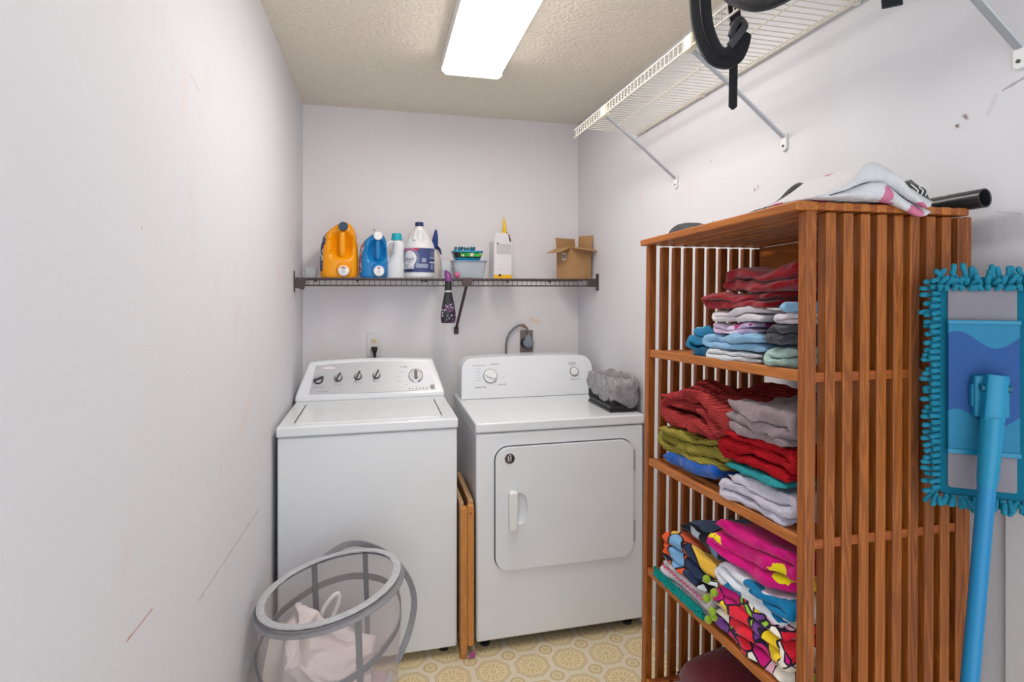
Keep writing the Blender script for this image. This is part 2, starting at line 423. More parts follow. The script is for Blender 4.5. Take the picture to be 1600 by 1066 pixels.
knob(.172, 1.046, .036, 0, t, True)
b = MB(); b.lathe([(.0105, 0), (.0105, .003), (.008, .005)], n=20); b.xf(face_M(.250, .995, .0022)); b.build('start_button', plain('mauve grey button', (150, 140, 146), .4), t)
g = G('pale oval badge'); g.set(rgb(238, 224, 226), .25); M_badge = g.m
b = MB(); b.lathe([(1, 0), (1, .0015)], n=28); b.xf(face_M(-.235, 1.092, .0022) @ Matrix.Diagonal((.030, .0075, 1, 1))); bd = b.build('badge', M_badge, t)
def wtext(s, size, x, z, m, nm='lettering', parent=None, rot=0):
    M = face_M(x, z, .0026, rot)
    return text(s, size, (0,0,0), (0,0,0), m, nm, parent or t, warp=lambda v: M @ v)
wtext('Whirlpool', .0085, -.235, 1.0935, M_ink, 'badge_lettering')
wtext('TEMPERATURE', .0075, -.278, 1.011, M_ink); wtext('SOIL LEVEL', .0075, -.189, 1.018, M_ink)
wtext('WATER LEVEL', .0075, -.100, 1.024, M_ink); wtext('OPTIONS', .0075, -.014, 1.026, M_ink)
wtext('CYCLES', .0095, .115, 1.087, M_inkd); wtext('Normal', .007, .105, 1.066, M_ink); wtext('Delicate', .007, .090, 1.046, M_ink)
wtext('Bulky', .007, .095, 1.026, M_ink); wtext('Rinse', .007, .125, 1.008, M_ink); wtext('Spin', .007, .172, 1.000, M_ink); wtext('Soak', .007, .215, 1.079, M_ink)
wtext('HIGH EFFICIENCY', .0065, -.255, .992, M_ink)
b = MB()
for i in range(6):
    b.lathe([(.0026, 0), (.0026, .0015)], n=10); b.xf(face_M(.140 + .0165*i, .990, .0022), len(b.v)-20)
b.build('indicator_lights', M_inkd, t)

# ============================================================ DRYER
DX0, DX1, DY = .375, 1.112, 2.19
t = thing('dryer', 'white front-loading clothes dryer with square door to the right of the washer', 'dryer', (.743, 2.53, 0))
box('cabinet', (DX0+.003, DY, .045), (DX1-.003, 2.86, .884), M_enamel, t, bevel=.010)
for fx in (DX0+.05, DX1-.05):
    for fy in (DY+.06, 2.80): MB().lathe([(.02, 0), (.02, .012), (.012, .014), (.012, .047)], (fx, fy, 0), 12).build('foot', M_black, t)
box('top_panel', (DX0, DY-.006, .888), (DX1, 2.865, .928), M_enamel, t, bevel=.007)
box('base_shadow_gap', (DX0+.02, DY+.03, .03), (DX1-.02, 2.84, .046), M_black, t)  # black slab standing in for the shadow under the cabinet
MB().prism(rrect(.4505, 1.0595, .3255, .8305, .058, 8), DY-.0008, DY+.004).build('door_gap_shade', M_seam, t)  # dark plate imitating the shaded gap around the door
door_pts = rrect(.4545, 1.0555, .3295, .8265, .055, 8)
def D_shape(k=1.0, cx=.5425, w=.045, z0=.512, z1=.640):
    zc = (z0+z1)/2; h = (z1-z0)/2*k; pts = [(cx, zc-h)]
    for i in range(13):
        a = -PI/2 + PI*i/12; pts.append((cx + (w-.0)*k*max(0, math.cos(a))**.55, zc + h*math.sin(a)))
    pts.append((cx, zc+h)); return pts[1:-1] if False else pts
def plate_with_hole(name, outer, hole, y0, y1, mat, parent, bevel):
    c = bpy.data.curves.new('c', 'CURVE'); c.dimensions = '2D'; c.fill_mode = 'BOTH'; c.extrude = (y1-y0)/2
    for pts in (outer, hole):
        s = c.splines.new('POLY'); s.points.add(len(pts)-1); s.use_cyclic_u = True
        for p, q in zip(s.points, pts): p.co = (q[0], q[1], 0, 1)
    o = bpy.data.objects.new('c', c); COL.objects.link(o)
    me = bpy.data.meshes.new_from_object(o.evaluated_get(bpy.context.evaluated_depsgraph_get()))
    bpy.data.objects.remove(o); bpy.data.curves.remove(c)
    off = parent_loc(parent); yc = (y0+y1)/2
    for v in me.vertices: v.co = Vector((v.co.x, yc - v.co.z, v.co.y)) - off
    bm = bmesh.new(); bm.from_mesh(me); bmesh.ops.remove_doubles(bm, verts=bm.verts, dist=1e-5); bmesh.ops.recalc_face_normals(bm, faces=bm.faces); bm.to_mesh(me); bm.free()
    me.materials.clear(); me.materials.append(mat)
    o = bpy.data.objects.new(name, me); COL.objects.link(o); o.parent = parent
    if bevel:
        b = o.modifiers.new('bevel', 'BEVEL'); b.width = bevel; b.segments = 3; b.limit_method = 'ANGLE'; b.angle_limit = math.radians(40)
    return o
door = plate_with_hole('door', door_pts, D_shape(), DY-.016, DY-.001, M_enamel, t, .004)
rg = []
for k, y in ((1.0, DY-.014), (.96, DY-.010), (.86, DY-.005), (.6, DY-.002), (.3, DY-.0012)): rg.append([(p[0], y, p[1]) for p in D_shape(k)])
MB().loft(rg, cap=False).add([Vector(p) for p in rg[-1]], [tuple(range(len(rg[-1])))]).build('handle_recess', M_enamel, door)
MB().prism(rrect(.505, .541, .497, .655, .008, 4), DY-.046, DY-.015).build('handle', M_whplast, door, bevel=.009)
for z in (.735, .43):
    MB().prism(rrect(1.056, 1.066, z-.045, z+.045, .003, 3), DY-.010, DY).build('hinge', plain('hinge grey', (175, 175, 180), .35, .5), t, bevel=.002)
st = MB().lathe([(.021, 0), (.021, -.0015)], (.512, DY-.0162, .782), 32, 'Y').build('round_sticker', plain('sticker purple grey', (118, 98, 108), .35), door)
M_stk = plain('sticker black', (30, 26, 32), .4); M_stw = plain('sticker white', (238, 234, 236), .4)
b = MB(); b.lathe([(.0165, 0), (.0165, -.0006)], (.513, DY-.0180, .782), 28, 'Y'); b.build('sticker_print', M_stk, st)
b = MB()
for cx, cz, l in ((.509, .780, .012), (.517, .785, .014)):
    b.tube([(cx-.002, DY-.0190, cz+l*.5), (cx, DY-.0190, cz), (cx-.001, DY-.0190, cz-l)], [.0026, .0022, .0012], 6); b.lathe([(.003, 0), (.003, -.0006)], (cx-.004, DY-.0187, cz+l*.8), 10, 'Y')
b.lathe([(.0025, 0), (.0025, -.0006)], (.503, DY-.0187, .779), 10, 'Y')
b.build('sticker_figures', M_stw, st)
# console
def dface(z): return 2.678 + (z - .93) * .30
out = rrect(.388, 1.092, .929, 1.121, .004, 10, .052)
def dome(p): 
    tt = (p[0]-.74)/.352; return (p[0] + (.012*(p[1]-.93)/.19)*(-tt), p[1] + (.008*(1-tt*tt) if p[1] > 1.03 else 0))
# denser top edge
out2 = []
for i, p in enumerate(out):
    q = out[(i+1) % len(out)]; L = math.dist(p, q); n = max(1, int(L/.04)) if (p[1] > 1.1 and q[1] > 1.1) else 1
    for k in range(n): out2.append(dome((p[0]+(q[0]-p[0])*k/n, p[1]+(q[1]-p[1])*k/n)))
con = MB().loft([[(p[0], dface(p[1]), p[1]) for p in out2], [(p[0], 2.85, p[1]) for p in out2]]).build('console', M_enamel, t, bevel=.012, angle=60)
dt = math.atan(.30)
def dM(x, z, off=0., rot=0):
    return Matrix.Translation((x, dface(z)-off*.95, z+off*.28)) @ Euler((PI/2-dt, 0, 0)).to_matrix().to_4x4() @ Matrix.Rotation(rot, 4, 'Z')
b = MB(); b.lathe([(.0335, 0), (.0335, .004), (.031, .012), (.028, .013)], n=36); b.xf(dM(.538, 1.035)); k1 = b.build('timer_knob', M_whplast, t)
b = MB(); b.prism([(-.028, -.004), (-.018, -.010), (.012, -.009), (.029, -.002), (.029, .002), (.012, .008), (-.018, .010), (-.028, .004)], .012, .024, 'Z'); b.xf(dM(.538, 1.035, 0, math.radians(-25))); b.build('knob_grip', M_whplast, k1, bevel=.002)
b = MB(); b.tube([(.035*math.cos(a*PI/20), .035*math.sin(a*PI/20), .0008) for a in range(40)], .0011, 5, True); b.xf(dM(.538, 1.035)); b.build('knob_ring', M_ink, k1)
b = MB(); b.lathe([(.0225, 0), (.0225, .003), (.019, .0035), (.0185, .009), (.015, .010)], n=32); b.xf(dM(.982, 1.042)); k2 = b.build('start_button', M_whplast, t)
b = MB(); b.tube([(.0225*math.cos(a*PI/20), .0225*math.sin(a*PI/20), .003) for a in range(40)], .0014, 5, True); b.xf(dM(.982, 1.042)); b.build('button_ring', M_dark, k2)
def dtext(s, size, x, z, m, p=None, nm='lettering'):
    M = dM(x, z, .0006); return text(s, size, (0,0,0), (0,0,0), m, nm, p or t, warp=lambda v: M @ v)
dtext('AUTOMATIC DRY', .0085, .484, 1.087, M_ink); dtext('TIMED DRY', .0085, .566, 1.091, M_inkd)
dtext('WRINKLE FREE', .0085, .487, .983, M_inkd); dtext('AIR FLUFF', .0095, .596, .993, M_inkd); dtext('OFF', .007, .603, 1.026, M_ink)
for i, s in enumerate(('Very Dry', 'More Dry', 'Normal', 'Less Dry', 'Damp Dry')): dtext(s, .006, .478, 1.071-.014*i, M_ink)
dtext('60', .006, .575, 1.073, M_ink); dtext('40', .006, .587, 1.058, M_ink)
dtext('PUSH TO START', .0075, .984, 1.004, M_inkd)
b = MB(); b.tube([(.019*math.cos(a*PI/20), .0085*math.sin(a*PI/20), .0006) for a in range(40)], .0008, 5, True); b.xf(dM(.976, 1.083)); bd = b.build('badge', M_ink, t)
dtext('Roper', .011, .976, 1.083, M_ink, bd, 'badge_lettering')

# ------------------------------------------------------------ outlets, plugs, cords
def outlet_face(b, cx, cz, y):
    pass
t = thing('wall_outlet', 'white outlet plate with cream socket on back wall above the washer', 'outlet', (-.028, YB, 1.172))
box('plate', (-.066, YB-.006, 1.108), (.009, YB-.0005, 1.238), plain('outlet plate white', (228, 226, 230), .4), t, bevel=.002)
for cz in (1.192, 1.150):
    s = MB().prism(rrect(-.0285-.016, -.0285+.016, cz-.014, cz+.014, .0085, 5), YB-.0085, YB-.005).build('socket', plain('cream socket', (238, 220, 178), .4), t, bevel=.001)
    MB().box((-.0375, YB-.0092, cz), (-.0345, YB-.008, cz+.008)).box((-.0225, YB-.0092, cz), (-.0195, YB-.008, cz+.008)).lathe([(.0028, 0), (.0028, -.001)], (-.0285, YB-.008, cz-.006), 10, 'Y').build('slots', plain('socket slot brown', (70, 45, 30), .6), s)
t = thing('power_plug', 'black plug in the lower socket with its cord dropping behind the washer', 'plug', (-.028, YB-.01, 1.15))
rings = []
for z, w, d in ((1.163, .014, .012), (1.160, .0165, .018), (1.148, .0165, .020), (1.138, .012, .018), (1.128, .0085, .013), (1.112, .007, .010)):
    rings.append([(-.0275 + (1.163-z)*.06 + w*math.cos(a*PI/8), YB-.024 + d*.8*math.sin(a*PI/8), z) for a in range(16)])
MB().loft(rings).build('plug_body', M_black, t)
MB().tube([(-.0245, YB-.025, 1.115), (-.023, YB-.03, 1.06), (-.02, YB-.05, .95), (0, YB-.06, .7)], .0045, 8).build('cord', M_black, t)

t = thing('dryer_outlet', 'brown steel heavy-duty outlet plate on back wall above the dryer', 'outlet', (.818, YB, 1.173))
box('plate', (.780, YB-.007, 1.112), (.856, YB-.0005, 1.236), plain('outlet brown steel', (136, 122, 118), .45, .3), t, bevel=.002)
MB().lathe([(.028, 0), (.028, -.006)], (.81, YB-.0065, 1.165), 24, 'Y').build('socket', M_black, t)
M_cord = plain('grey cord', (125, 127, 134), .45)
t = thing('dryer_plug', 'grey round plug with a looped cord going behind the dryer', 'plug', (.824, YB-.01, 1.175))
rings = []
for y, k in ((YB-.008, .9), (YB-.014, 1), (YB-.03, 1), (YB-.036, .8)):
    rings.append([(.824 + .031*k*math.cos(a*PI/16)*(1 if math.sin(a*PI/16) < .3 else .72), y, 1.168 + (.033 if math.sin(a*PI/16) < .3 else .045)*k*math.sin(a*PI/16)) for a in range(32)])
MB().loft(rings).build('plug_body', plain('plug blue grey', (140, 146, 160), .5), t)
cp = [(.826, YB-.02, 1.21), (.824, YB-.022, 1.232), (.812, YB-.022, 1.254), (.792, YB-.022, 1.266), (.768, YB-.022, 1.266), (.740, YB-.024, 1.250), (.715, YB-.026, 1.225), (.699, YB-.028, 1.195), (.692, YB-.03, 1.16), (.692, YB-.03, 1.10), (.694, YB-.03, .95), (.70, YB-.04, .75)]
MB().tube(cp, .0062, 10).build('cord', M_cord, t)
MB().tube([(.786, YB-.022, 1.2665), (.798, YB-.022, 1.264), (.808, YB-.022, 1.258)], [.0078, .009, .0075], 10).build('strain_relief', plain('brass clamp', (205, 150, 110), .3, .8), t)

# ============================================================ WIRE SHELVES
def wire(b, pts, r, n=6): b.tube(pts, r, n)
M_brown = plain('brown coated wire', (74, 60, 62), .45)
t = thing('wire_shelf', 'brown wire shelf spanning the back wall above the machines', 'shelf', (.37, YB, 1.525))
ZS = 1.524; b = MB()
x = XL + .012
while x < XR - .008:
    wire(b, [(x, YB-.006, ZS), (x, 2.760, ZS), (x, 2.756, ZS-.003), (x, 2.755, ZS-.036)], .0016, 5); x += .0254
for y, z, r in ((YB-.006, ZS-.004, .003), (2.96, ZS-.004, .0025), (2.86, ZS-.004, .0025), (2.7565, ZS-.005, .0034), (2.755, ZS-.037, .0034)):
    wire(b, [(XL+.006, y, z), (XR-.006, y, z)], r, 8)
b.build('wire_deck', M_brown, t)
MB().box((XL+.001, 2.74, 1.455), (XL+.004, 2.765, 1.555)).box((XL+.004, 2.742, 1.478), (XL+.05, 2.768, 1.528), M=Matrix.Translation((XL, 0, 1.5)) @ Matrix.Rotation(math.radians(14), 4, 'Y') @ Matrix.Translation((-XL, 0, -1.5))).build('end_bracket', M_brown, t, bevel=.003)
MB().box((XR-.004, 2.742, 1.462), (XR-.001, 2.775, 1.552)).box((XR-.052, 2.745, 1.482), (XR-.004, 2.768, 1.526)).build('end_bracket', M_brown, t, bevel=.003)
MB().tube([(.428, 2.752, 1.50), (.421, 2.90, 1.38), (.414, 3.05, 1.255)], 1, 10, flat=(.015, .010), normal=Vector((0, .6, .8))).build('brace', M_brown, t)
MB().box((.401, YB-.012, 1.222), (.427, YB-.001, 1.262)).build('brace_foot', plain('brown plastic foot', (62, 50, 52), .5), t, bevel=.004)
MB().box((.402, 2.742, 1.484), (.452, 2.764, 1.527)).build('clip', plain('brown plastic clip', (84, 66, 66), .5), t, bevel=.003)
for cx in (-.33, -.12, .22, .24, .46, .49, .70, .95):
    MB().box((cx, YB-.016, ZS-.014), (cx+.012, YB-.001, ZS+.003)).build('wall_clip', M_black, t, bevel=.002)

M_wht_wire = plain('cream coated wire', (232, 226, 212), .4)
t = thing('wire_shelf', 'cream wire shelf running high along the right wall below the ceiling', 'shelf', (XR, 1.4, 2.165))
ZS2 = 2.165; FX = .826; b = MB(); y = .25
while y < 2.275:
    wire(b, [(XR-.006, y, ZS2), (FX+.004, y, ZS2), (FX+.001, y, ZS2-.003), (FX, y, ZS2-.036)], .0016, 5); y += .0254
for x, z, r in ((XR-.007, ZS2-.004, .0034), (XR-.022, ZS2-.004, .0025), (.98, ZS2-.004, .0025), (FX+.001, ZS2-.004, .003), (FX, ZS2-.037, .003)):
    wire(b, [(x, .24, z), (x, 2.281, z)], r, 8)
b.build('wire_deck', M_wht_wire, t)
M_brk = plain('grey steel brace', (200, 204, 210), .35, .35)
for y in (1.952, 1.357, .758):
    br = MB().tube([(FX+.004, y+.01, ZS2-.032), (.98, y+.005, 2.02), (XR-.006, y, 1.90)], 1, 8, flat=(.017, .006), normal=Vector((-.6, 0, -.8))).build('brace', M_brk, t)
    MB().prism(rrect(y-.0105, y+.0105, 1.862, 1.912, .009, 5), XR-.008, XR-.0005, 'X').build('brace_foot', M_whplast, br, bevel=.002)
    MB().lathe([(.0035, -.010), (.0035, -.0078)], (XR, y, 1.876), 10, 'X').build('screw', M_dark, br)
    MB().box((FX-.006, y-.014, ZS2-.044), (FX+.016, y+.024, ZS2-.002)).build('clip', plain('cream clip', (240, 232, 205), .4), br, bevel=.004)
for y in (2.2, 1.75, 1.1):
    MB().box((XR-.014, y, ZS2-.012), (XR-.001, y+.014, ZS2+.006)).build('wall_clip', M_wht_wire, t, bevel=.002)

# ============================================================ WOODEN SLATTED TOWER
WL, WD = (176, 100, 34), (104, 48, 12)
M_wz = wood_mat('stained pine upright', WL, WD, 'Z'); M_wy = wood_mat('stained pine lengthwise', (200, 120, 48), (134, 70, 22), 'Y'); M_wx = wood_mat('stained pine crosswise', (180, 96, 36), (120, 56, 18), 'X')
TX0, TX1, TY0, TY1, TT = .706, 1.058, .800, 1.392, 1.5865
def fit_shear(v):                                 # shear fitted to the unit's edges in the image: the far end sits lower
    k = min(1, max(0, v.z / .35))
    return Vector((v.x + .0065*(v.z-1.0), v.y - .012*(v.z-1.0)*(v.y-TY0)/.59, v.z + (-(.028 + .03*(1.6-v.z))*(v.y-TY0) + .012)*k))
tower = thing('slatted_shelf_unit', 'tall orange-brown slatted wooden shelf unit full of folded towels', 'shelf unit', ((TX0+TX1)/2, (TY0+TY1)/2, 0))
def wbuild(b, name, mat, parent=None, bevel=.0025):
    for i in range(len(b.v)): b.v[i] = fit_shear(b.v[i])
    return b.build(name, mat, parent or tower, bevel=bevel)
SW, SD, PD, SP = .0213, .0165, .0205, .0362
nsl = 9
def side(y0, name, SD):
    b = MB()
    for i in range(1, nsl+1):
        x = TX0 + i*SP + .004; b.box((x, y0, .03), (x+SW, y0+SD, TT-.002))
    wbuild(b, name, M_wz)
side(TY0, 'side_panel', PD); side(TY1-SD, 'side_panel', SD)
for (x, y) in ((TX0, TY0), (TX0, TY1-PD), (TX1-SW-.004, TY0), (TX1-SW-.004, TY1-PD)):
    if x > 1: continue
    wbuild(MB().box((x, y, 0), (x+SW, y+PD, TT)), 'post', M_wz)
for y in (TY0+.001, TY1-PD-.001):
    wbuild(MB().box((TX1-.0, y, 0), (TX1+.012, y+PD, TT)), 'post', M_wz)
# the top: front board, slats and end blocks
b = MB(); b.box((TX0-.021, TY0-.001, TT), (TX0+.024, TY1-.006, TT+.016)); wbuild(b, 'top_board', M_wy)
b = MB()
for i in range(1, nsl+1):
    x = TX0 + i*SP + .001; b.box((x, TY0-.002, TT+.001), (x+.0215, TY1-.004, TT+.0155))
wbuild(b, 'top_slats', M_wy)
b = MB(); b.box((TX0+.024, TY0-.0005, TT+.0015), (TX1+.004, TY0+.02, TT+.015)); wbuild(b, 'end_rail', M_wx)
b = MB(); b.box((TX0+.024, TY1-.024, TT+.0015), (TX1+.004, TY1-.006, TT+.015))
wbuild(b, 'end_rail', M_wx)
wbuild(MB().box((TX1-.012, TY0+.021, TT-.075), (TX1+.004, TY1-.021, TT)), 'back_rail', M_wy)
SHZ = (1.3105, 1.022, .729, .430, .12)
for z in SHZ:
    b = MB(); b.box((TX0+.003, TY0+.0212, z-.020), (TX0+.021, TY1-.0212, z)); sh = wbuild(b, 'shelf', M_wy)
    b = MB(); b.box((TX0+.0215, TY0+.0035, z-.020), (TX1-.002, TY0+.040, z-.003)); wbuild(b, 'side_rail', M_wx, sh)
    b = MB(); b.box((TX0+.022, TY1-.040, z-.021), (TX1-.002, TY1-.022, z-.003)); wbuild(b, 'side_rail', M_wx, sh)
    b = MB()
    for i in range(1, nsl+1):
        x = TX0 + i*SP; b.box((x, TY0+.0415, z-.017), (x+.024, TY1-.0415, z-.0005))
    wbuild(b, 'shelf_slats', M_wy, sh)
# rails seen behind the slats on the near and far ends
def shelf_z(z, y): return z + (-(.028 + .03*(1.6-z))*(y-TY0) + .012)

# ============================================================ FOLDED TEXTILES
def folded(name, label, cat, loc, rotz, P, Q, H, layers, mat, seed=0, amp=.006, fine=.0018, group=None, droop=None, ends=.012, tight=.94, flip=False, tilt=(0, 0), scale=9.0, twist=0.0):
    """a strip folded to and fro: profile along local x (0..P), extruded along local y (0..Q), height H"""
    T = H / layers; R = T / 2; pts = []
    rnd = random.Random(seed)
    for k in range(layers):
        a, b_ = (R, P - R)
        if k > 0: a += rnd.uniform(0, ends) if k % 2 == 0 else 0
        z = T*(k + .5); n = max(8, int((P) / .012)); seq = [(a + (b_-a)*i/n, z) for i in range(n+1)]
        if k % 2: seq = seq[::-1]
        e = rnd.uniform(-ends, 0)
        pts += seq
        if k < layers - 1:
            x_end = seq[-1][0]; s = 1 if k % 2 == 0 else -1
            for i in range(1, 5):
                ang = -PI/2 + PI*i/5; pts.append((x_end + s*(R*1.0)*math.cos(ang) + 0, z + R + R*math.sin(ang)))
    # unique arc-ish centreline; tangent normals
    m = len(pts); nrm = []
    for i in range(m):
        p, q = pts[max(0, i-1)], pts[min(m-1, i+1)]; dx, dz = q[0]-p[0], q[1]-p[1]; L = math.hypot(dx, dz) or 1; nrm.append((-dz/L, dx/L))
    h0 = R * tight
    st = [(h0*(1-math.cos(PI/2*i/5)), math.sin(PI/2*i/5)) for i in range(6)]
    inner = max(4, int((Q - 2*h0)/.014)); q_list = st + [(h0 + (Q-2*h0)*i/inner, 1) for i in range(1, inner)] + [(Q - a, b_) for a, b_ in reversed(st)]
    vs = []; nq = len(q_list); S = Vector((seed*3.7, seed*1.3, seed*2.1))
    def P3(i, j, sgn):
        x, z = pts[i]; q, hh = q_list[j]; s_end = min(1, math.sqrt(max(0, 1 - max(0, 1 - min(i, m-1-i)/4.0)**2)) if min(i, m-1-i) < 4 else 1)
        h = h0*hh*max(0, s_end)
        nx, nz = nrm[i]
        # waviness of the fold front edge, per layer
        wv = noise.noise(Vector((x*14, z*60, seed*5.0)))*ends*.9
        v = Vector((x + nx*h*sgn, q + wv*(1 - q/Q), z + nz*h*sgn))
        zf = min(1.0, z/(H*.35+1e-6)) 
        v.x = P - v.x
        d = noise.noise_vector(v*scale + S)*amp*2
        cr_ = noise.noise(Vector((v.x*9 + seed, v.y*26, v.z*50 + seed)))
        d.z += cr_*amp*.8; d.y += noise.noise(Vector((v.x*22, v.z*70, seed)))*amp*.9*max(0, 1 - q/.06)
        d.z = d.z*zf - abs(d.z)*0
        v = v + d + noise.noise_vector(v*42 + S)*fine*2
        if tilt[0] or tilt[1]: v.z += tilt[0]*v.x + tilt[1]*v.y
        if droop: v = droop(v)
        v.z = max(v.z, tilt[0]*v.x + tilt[1]*v.y if not droop else -9)
        return v
    for sgn in (1, -1):
        for i in range(m):
            for j in range(nq): vs.append(P3(i, j, sgn))
    fs = []; o2 = m*nq
    for i in range(m-1):
        for j in range(nq-1):
            a = i*nq + j; fs.append((a, a+1, a+nq+1, a+nq)); fs.append((o2+a, o2+a+nq, o2+a+nq+1, o2+a+1))
    bm = MB(); bm.add(vs, fs)
    o = bm.build(name, mat, None, angle=180, fixn=False)
    me = o.data; b = bmesh.new(); b.from_mesh(me); bmesh.ops.remove_doubles(b, verts=b.verts, dist=.00015); bmesh.ops.recalc_face_normals(b, faces=b.faces); b.to_mesh(me); b.free()
    me.shade_smooth()
    o.location = loc; o.rotation_euler = (0, 0, rotz)
    return tag(o, label, cat, group)
SL = (.042, 0)   # local tilt so that stacks follow the sheared shelf (profile runs towards -y, which rises)
def on_shelf(name, label, cat, yfar, ynear, z0, z1, x0, x1, layers, mat, seed, **kw):
    """z0/z1 bottom and top height at the far end of the item"""
    kw.setdefault('tilt', SL); yfar -= .024 if yfar > 1.09 else .010
    return folded(name, label, cat, (x0, yfar, z0), -PI/2, yfar-ynear, x1-x0, z1-z0, layers, mat, seed, **kw)
m_lav = cloth('lavender white plush', (216, 212, 224), 'plush', (176, 170, 190)); m_teal = cloth('teal knit', (70, 184, 190), 'knit', (30, 130, 140), along='X', scale=2.0)
m_red = cloth('red ribbed knit', (206, 32, 44), 'knit', (150, 14, 28), along='Z', scale=2.4); m_taupe = cloth('taupe plush', (164, 146, 150), 'plush', (116, 100, 106))
m_dred = cloth('brick red knit', (196, 72, 72), 'knit', (122, 34, 38), along='Z', scale=2.2); m_olive = cloth('olive knit', (176, 164, 78), 'knit', (122, 112, 42), along='Z', scale=1.9)
m_blue = cloth('royal blue plush', (10, 100, 200), 'plush', (6, 60, 140)); m_maroon = cloth('dark red terry', (158, 18, 32), 'terry', (110, 8, 20))
m_white = cloth('white terry', (228, 222, 226), 'terry', (192, 182, 190)); m_lblue = cloth('light blue jersey', (150, 196, 226), 'felt', (112, 160, 200))
m_sat = cloth('turquoise satin', (10, 140, 185), 'satin', (6, 90, 130)); m_lilac = print_cloth('lilac and pink print', [(190, 168, 200), (216, 200, 222), (190, 60, 130), (205, 180, 210)], 40, None, seed=2)
m_char = cloth('charcoal plush', (78, 80, 88), 'plush', (44, 45, 52)); m_mint = cloth('pale mint terry', (196, 218, 212), 'plush', (140, 170, 160)); m_grey = cloth('pale grey towel', (218, 220, 224), 'terry', (186, 188, 194))
m_prt1 = print_cloth('orange blue cartoonish flower print', [(232, 92, 36), (228, 84, 32), (232, 92, 36), (120, 170, 214), (222, 232, 242), (34, 50, 80), (226, 86, 34), (240, 190, 70)], 12, (24, 24, 34), .035, seed=12)
m_prt1b = print_cloth('navy flower print', [(34, 50, 80), (26, 30, 44), (90, 120, 160), (226, 92, 40), (180, 190, 205)], 14, (20, 22, 30), .05, seed=9)
m_prt2 = print_cloth('bright tropical print', [(250, 190, 210), (250, 214, 40), (230, 40, 60), (214, 30, 130), (120, 70, 150), (245, 235, 220), (150, 205, 50)], 22, (40, 30, 50), .045, seed=4)
m_mag = print_cloth('magenta towel with yellow shapes', [(208, 14, 122), (208, 14, 122), (190, 10, 112), (214, 20, 128), (196, 12, 116), (240, 220, 30), (208, 14, 122), (210, 14, 124)], 13, None, seed=6, dist=.6, spots=(240, 220, 30))
m_bw = print_cloth('blue and white towel', [(20, 130, 180), (228, 232, 238), (222, 226, 234), (16, 120, 170), (232, 234, 240)], 9, None, seed=8, dist=.6)
fx = TX0 + .008
# second bay, left pile
z = shelf_z(1.3105, 1.25)
on_shelf('folded_cloth', 'shiny turquoise satin cloth crumpled at the far end of top shelf', 'cloth', 1.215, 1.08, z-.002, z+.062, fx+.01, .86, 3, m_sat, 11, amp=.014, fine=.005, scale=16)
z = shelf_z(1.3105, 1.15)
on_shelf('folded_cloth', 'thin white and grey cloth flat on the top shelf under light blue one', 'cloth', 1.13, .925, z-.001, z+.022, fx+.006, .93, 2, m_grey, 12, amp=.003)
on_shelf('folded_cloth', 'light blue jersey cloth folded beside the turquoise satin', 'cloth', 1.14, .915, z+.023, z+.056, fx+.0, .94, 2, m_lblue, 13, amp=.006, fine=.003)
on_shelf('folded_cloth', 'lilac and pink patterned cloth on top of the light blue cloth', 'cloth', 1.125, .95, z+.057, z+.082, fx+.012, .94, 2, m_lilac, 14, amp=.005)
on_shelf('folded_towel', 'white towel folded below the dark red towels', 'towel', 1.105, .905, z+.083, z+.110, fx+.006, .95, 2, m_white, 15, amp=.006, fine=.003)
on_shelf('folded_towel', 'dark red towel with wavy edge on top of the white towel', 'towel', 1.14, .90, z+.110, z+.142, fx, .96, 2, m_maroon, 16, amp=.009, fine=.003, scale=14)
on_shelf('folded_towel', 'dark red towel topmost in the pile on the top shelf', 'towel', 1.085, .845, z+.143, z+.190, fx+.022, .98, 2, m_maroon, 17, amp=.012, fine=.003, scale=10)
# second bay, right pile
z = shelf_z(1.3105, .915)
on_shelf('folded_towel', 'pale mint towel at the bottom beside the near post', 'towel', .915, .845, z-.001, z+.040, fx+.0, .93, 2, m_mint, 21, amp=.006, fine=.004)
on_shelf('folded_towel', 'charcoal fluffy towel on the pale mint towel', 'towel', .914, .845, z+.041, z+.078, fx+.004, .93, 2, m_char, 22, amp=.005, fine=.004)
on_shelf('folded_towel', 'small white washcloth between charcoal and light blue cloths', 'towel', .895, .845, z+.079, z+.101, fx+.004, .90, 2, m_white, 23, amp=.003)
on_shelf('folded_towel', 'light blue cloth rolled on top of the small white washcloth', 'cloth', .888, .845, z+.101, z+.120, fx+.004, .90, 1, m_lblue, 24, amp=.004)
# third bay, left stack
z = shelf_z(1.022, 1.33)
on_shelf('folded_blanket', 'royal blue fluffy blanket lying at the bottom below olive knit', 'blanket', 1.335, 1.045, z-.001, z+.040, fx, .98, 1, m_blue, 31, amp=.004, tilt=(.13, 0))
on_shelf('folded_sweater', 'olive green knit folded between blue blanket and brick red knit', 'sweater', 1.345, 1.05, z+.036, z+.102, fx, .98, 3, m_olive, 32, amp=.010, fine=.002, tilt=(.06, 0))
on_shelf('folded_sweater', 'brick red ribbed knit rolled on top of the olive knit', 'sweater', 1.335, 1.035, z+.105, z+.198, fx-.004, 1.03, 3, m_dred, 33, amp=.014, fine=.003, tilt=(.04, 0), scale=11)
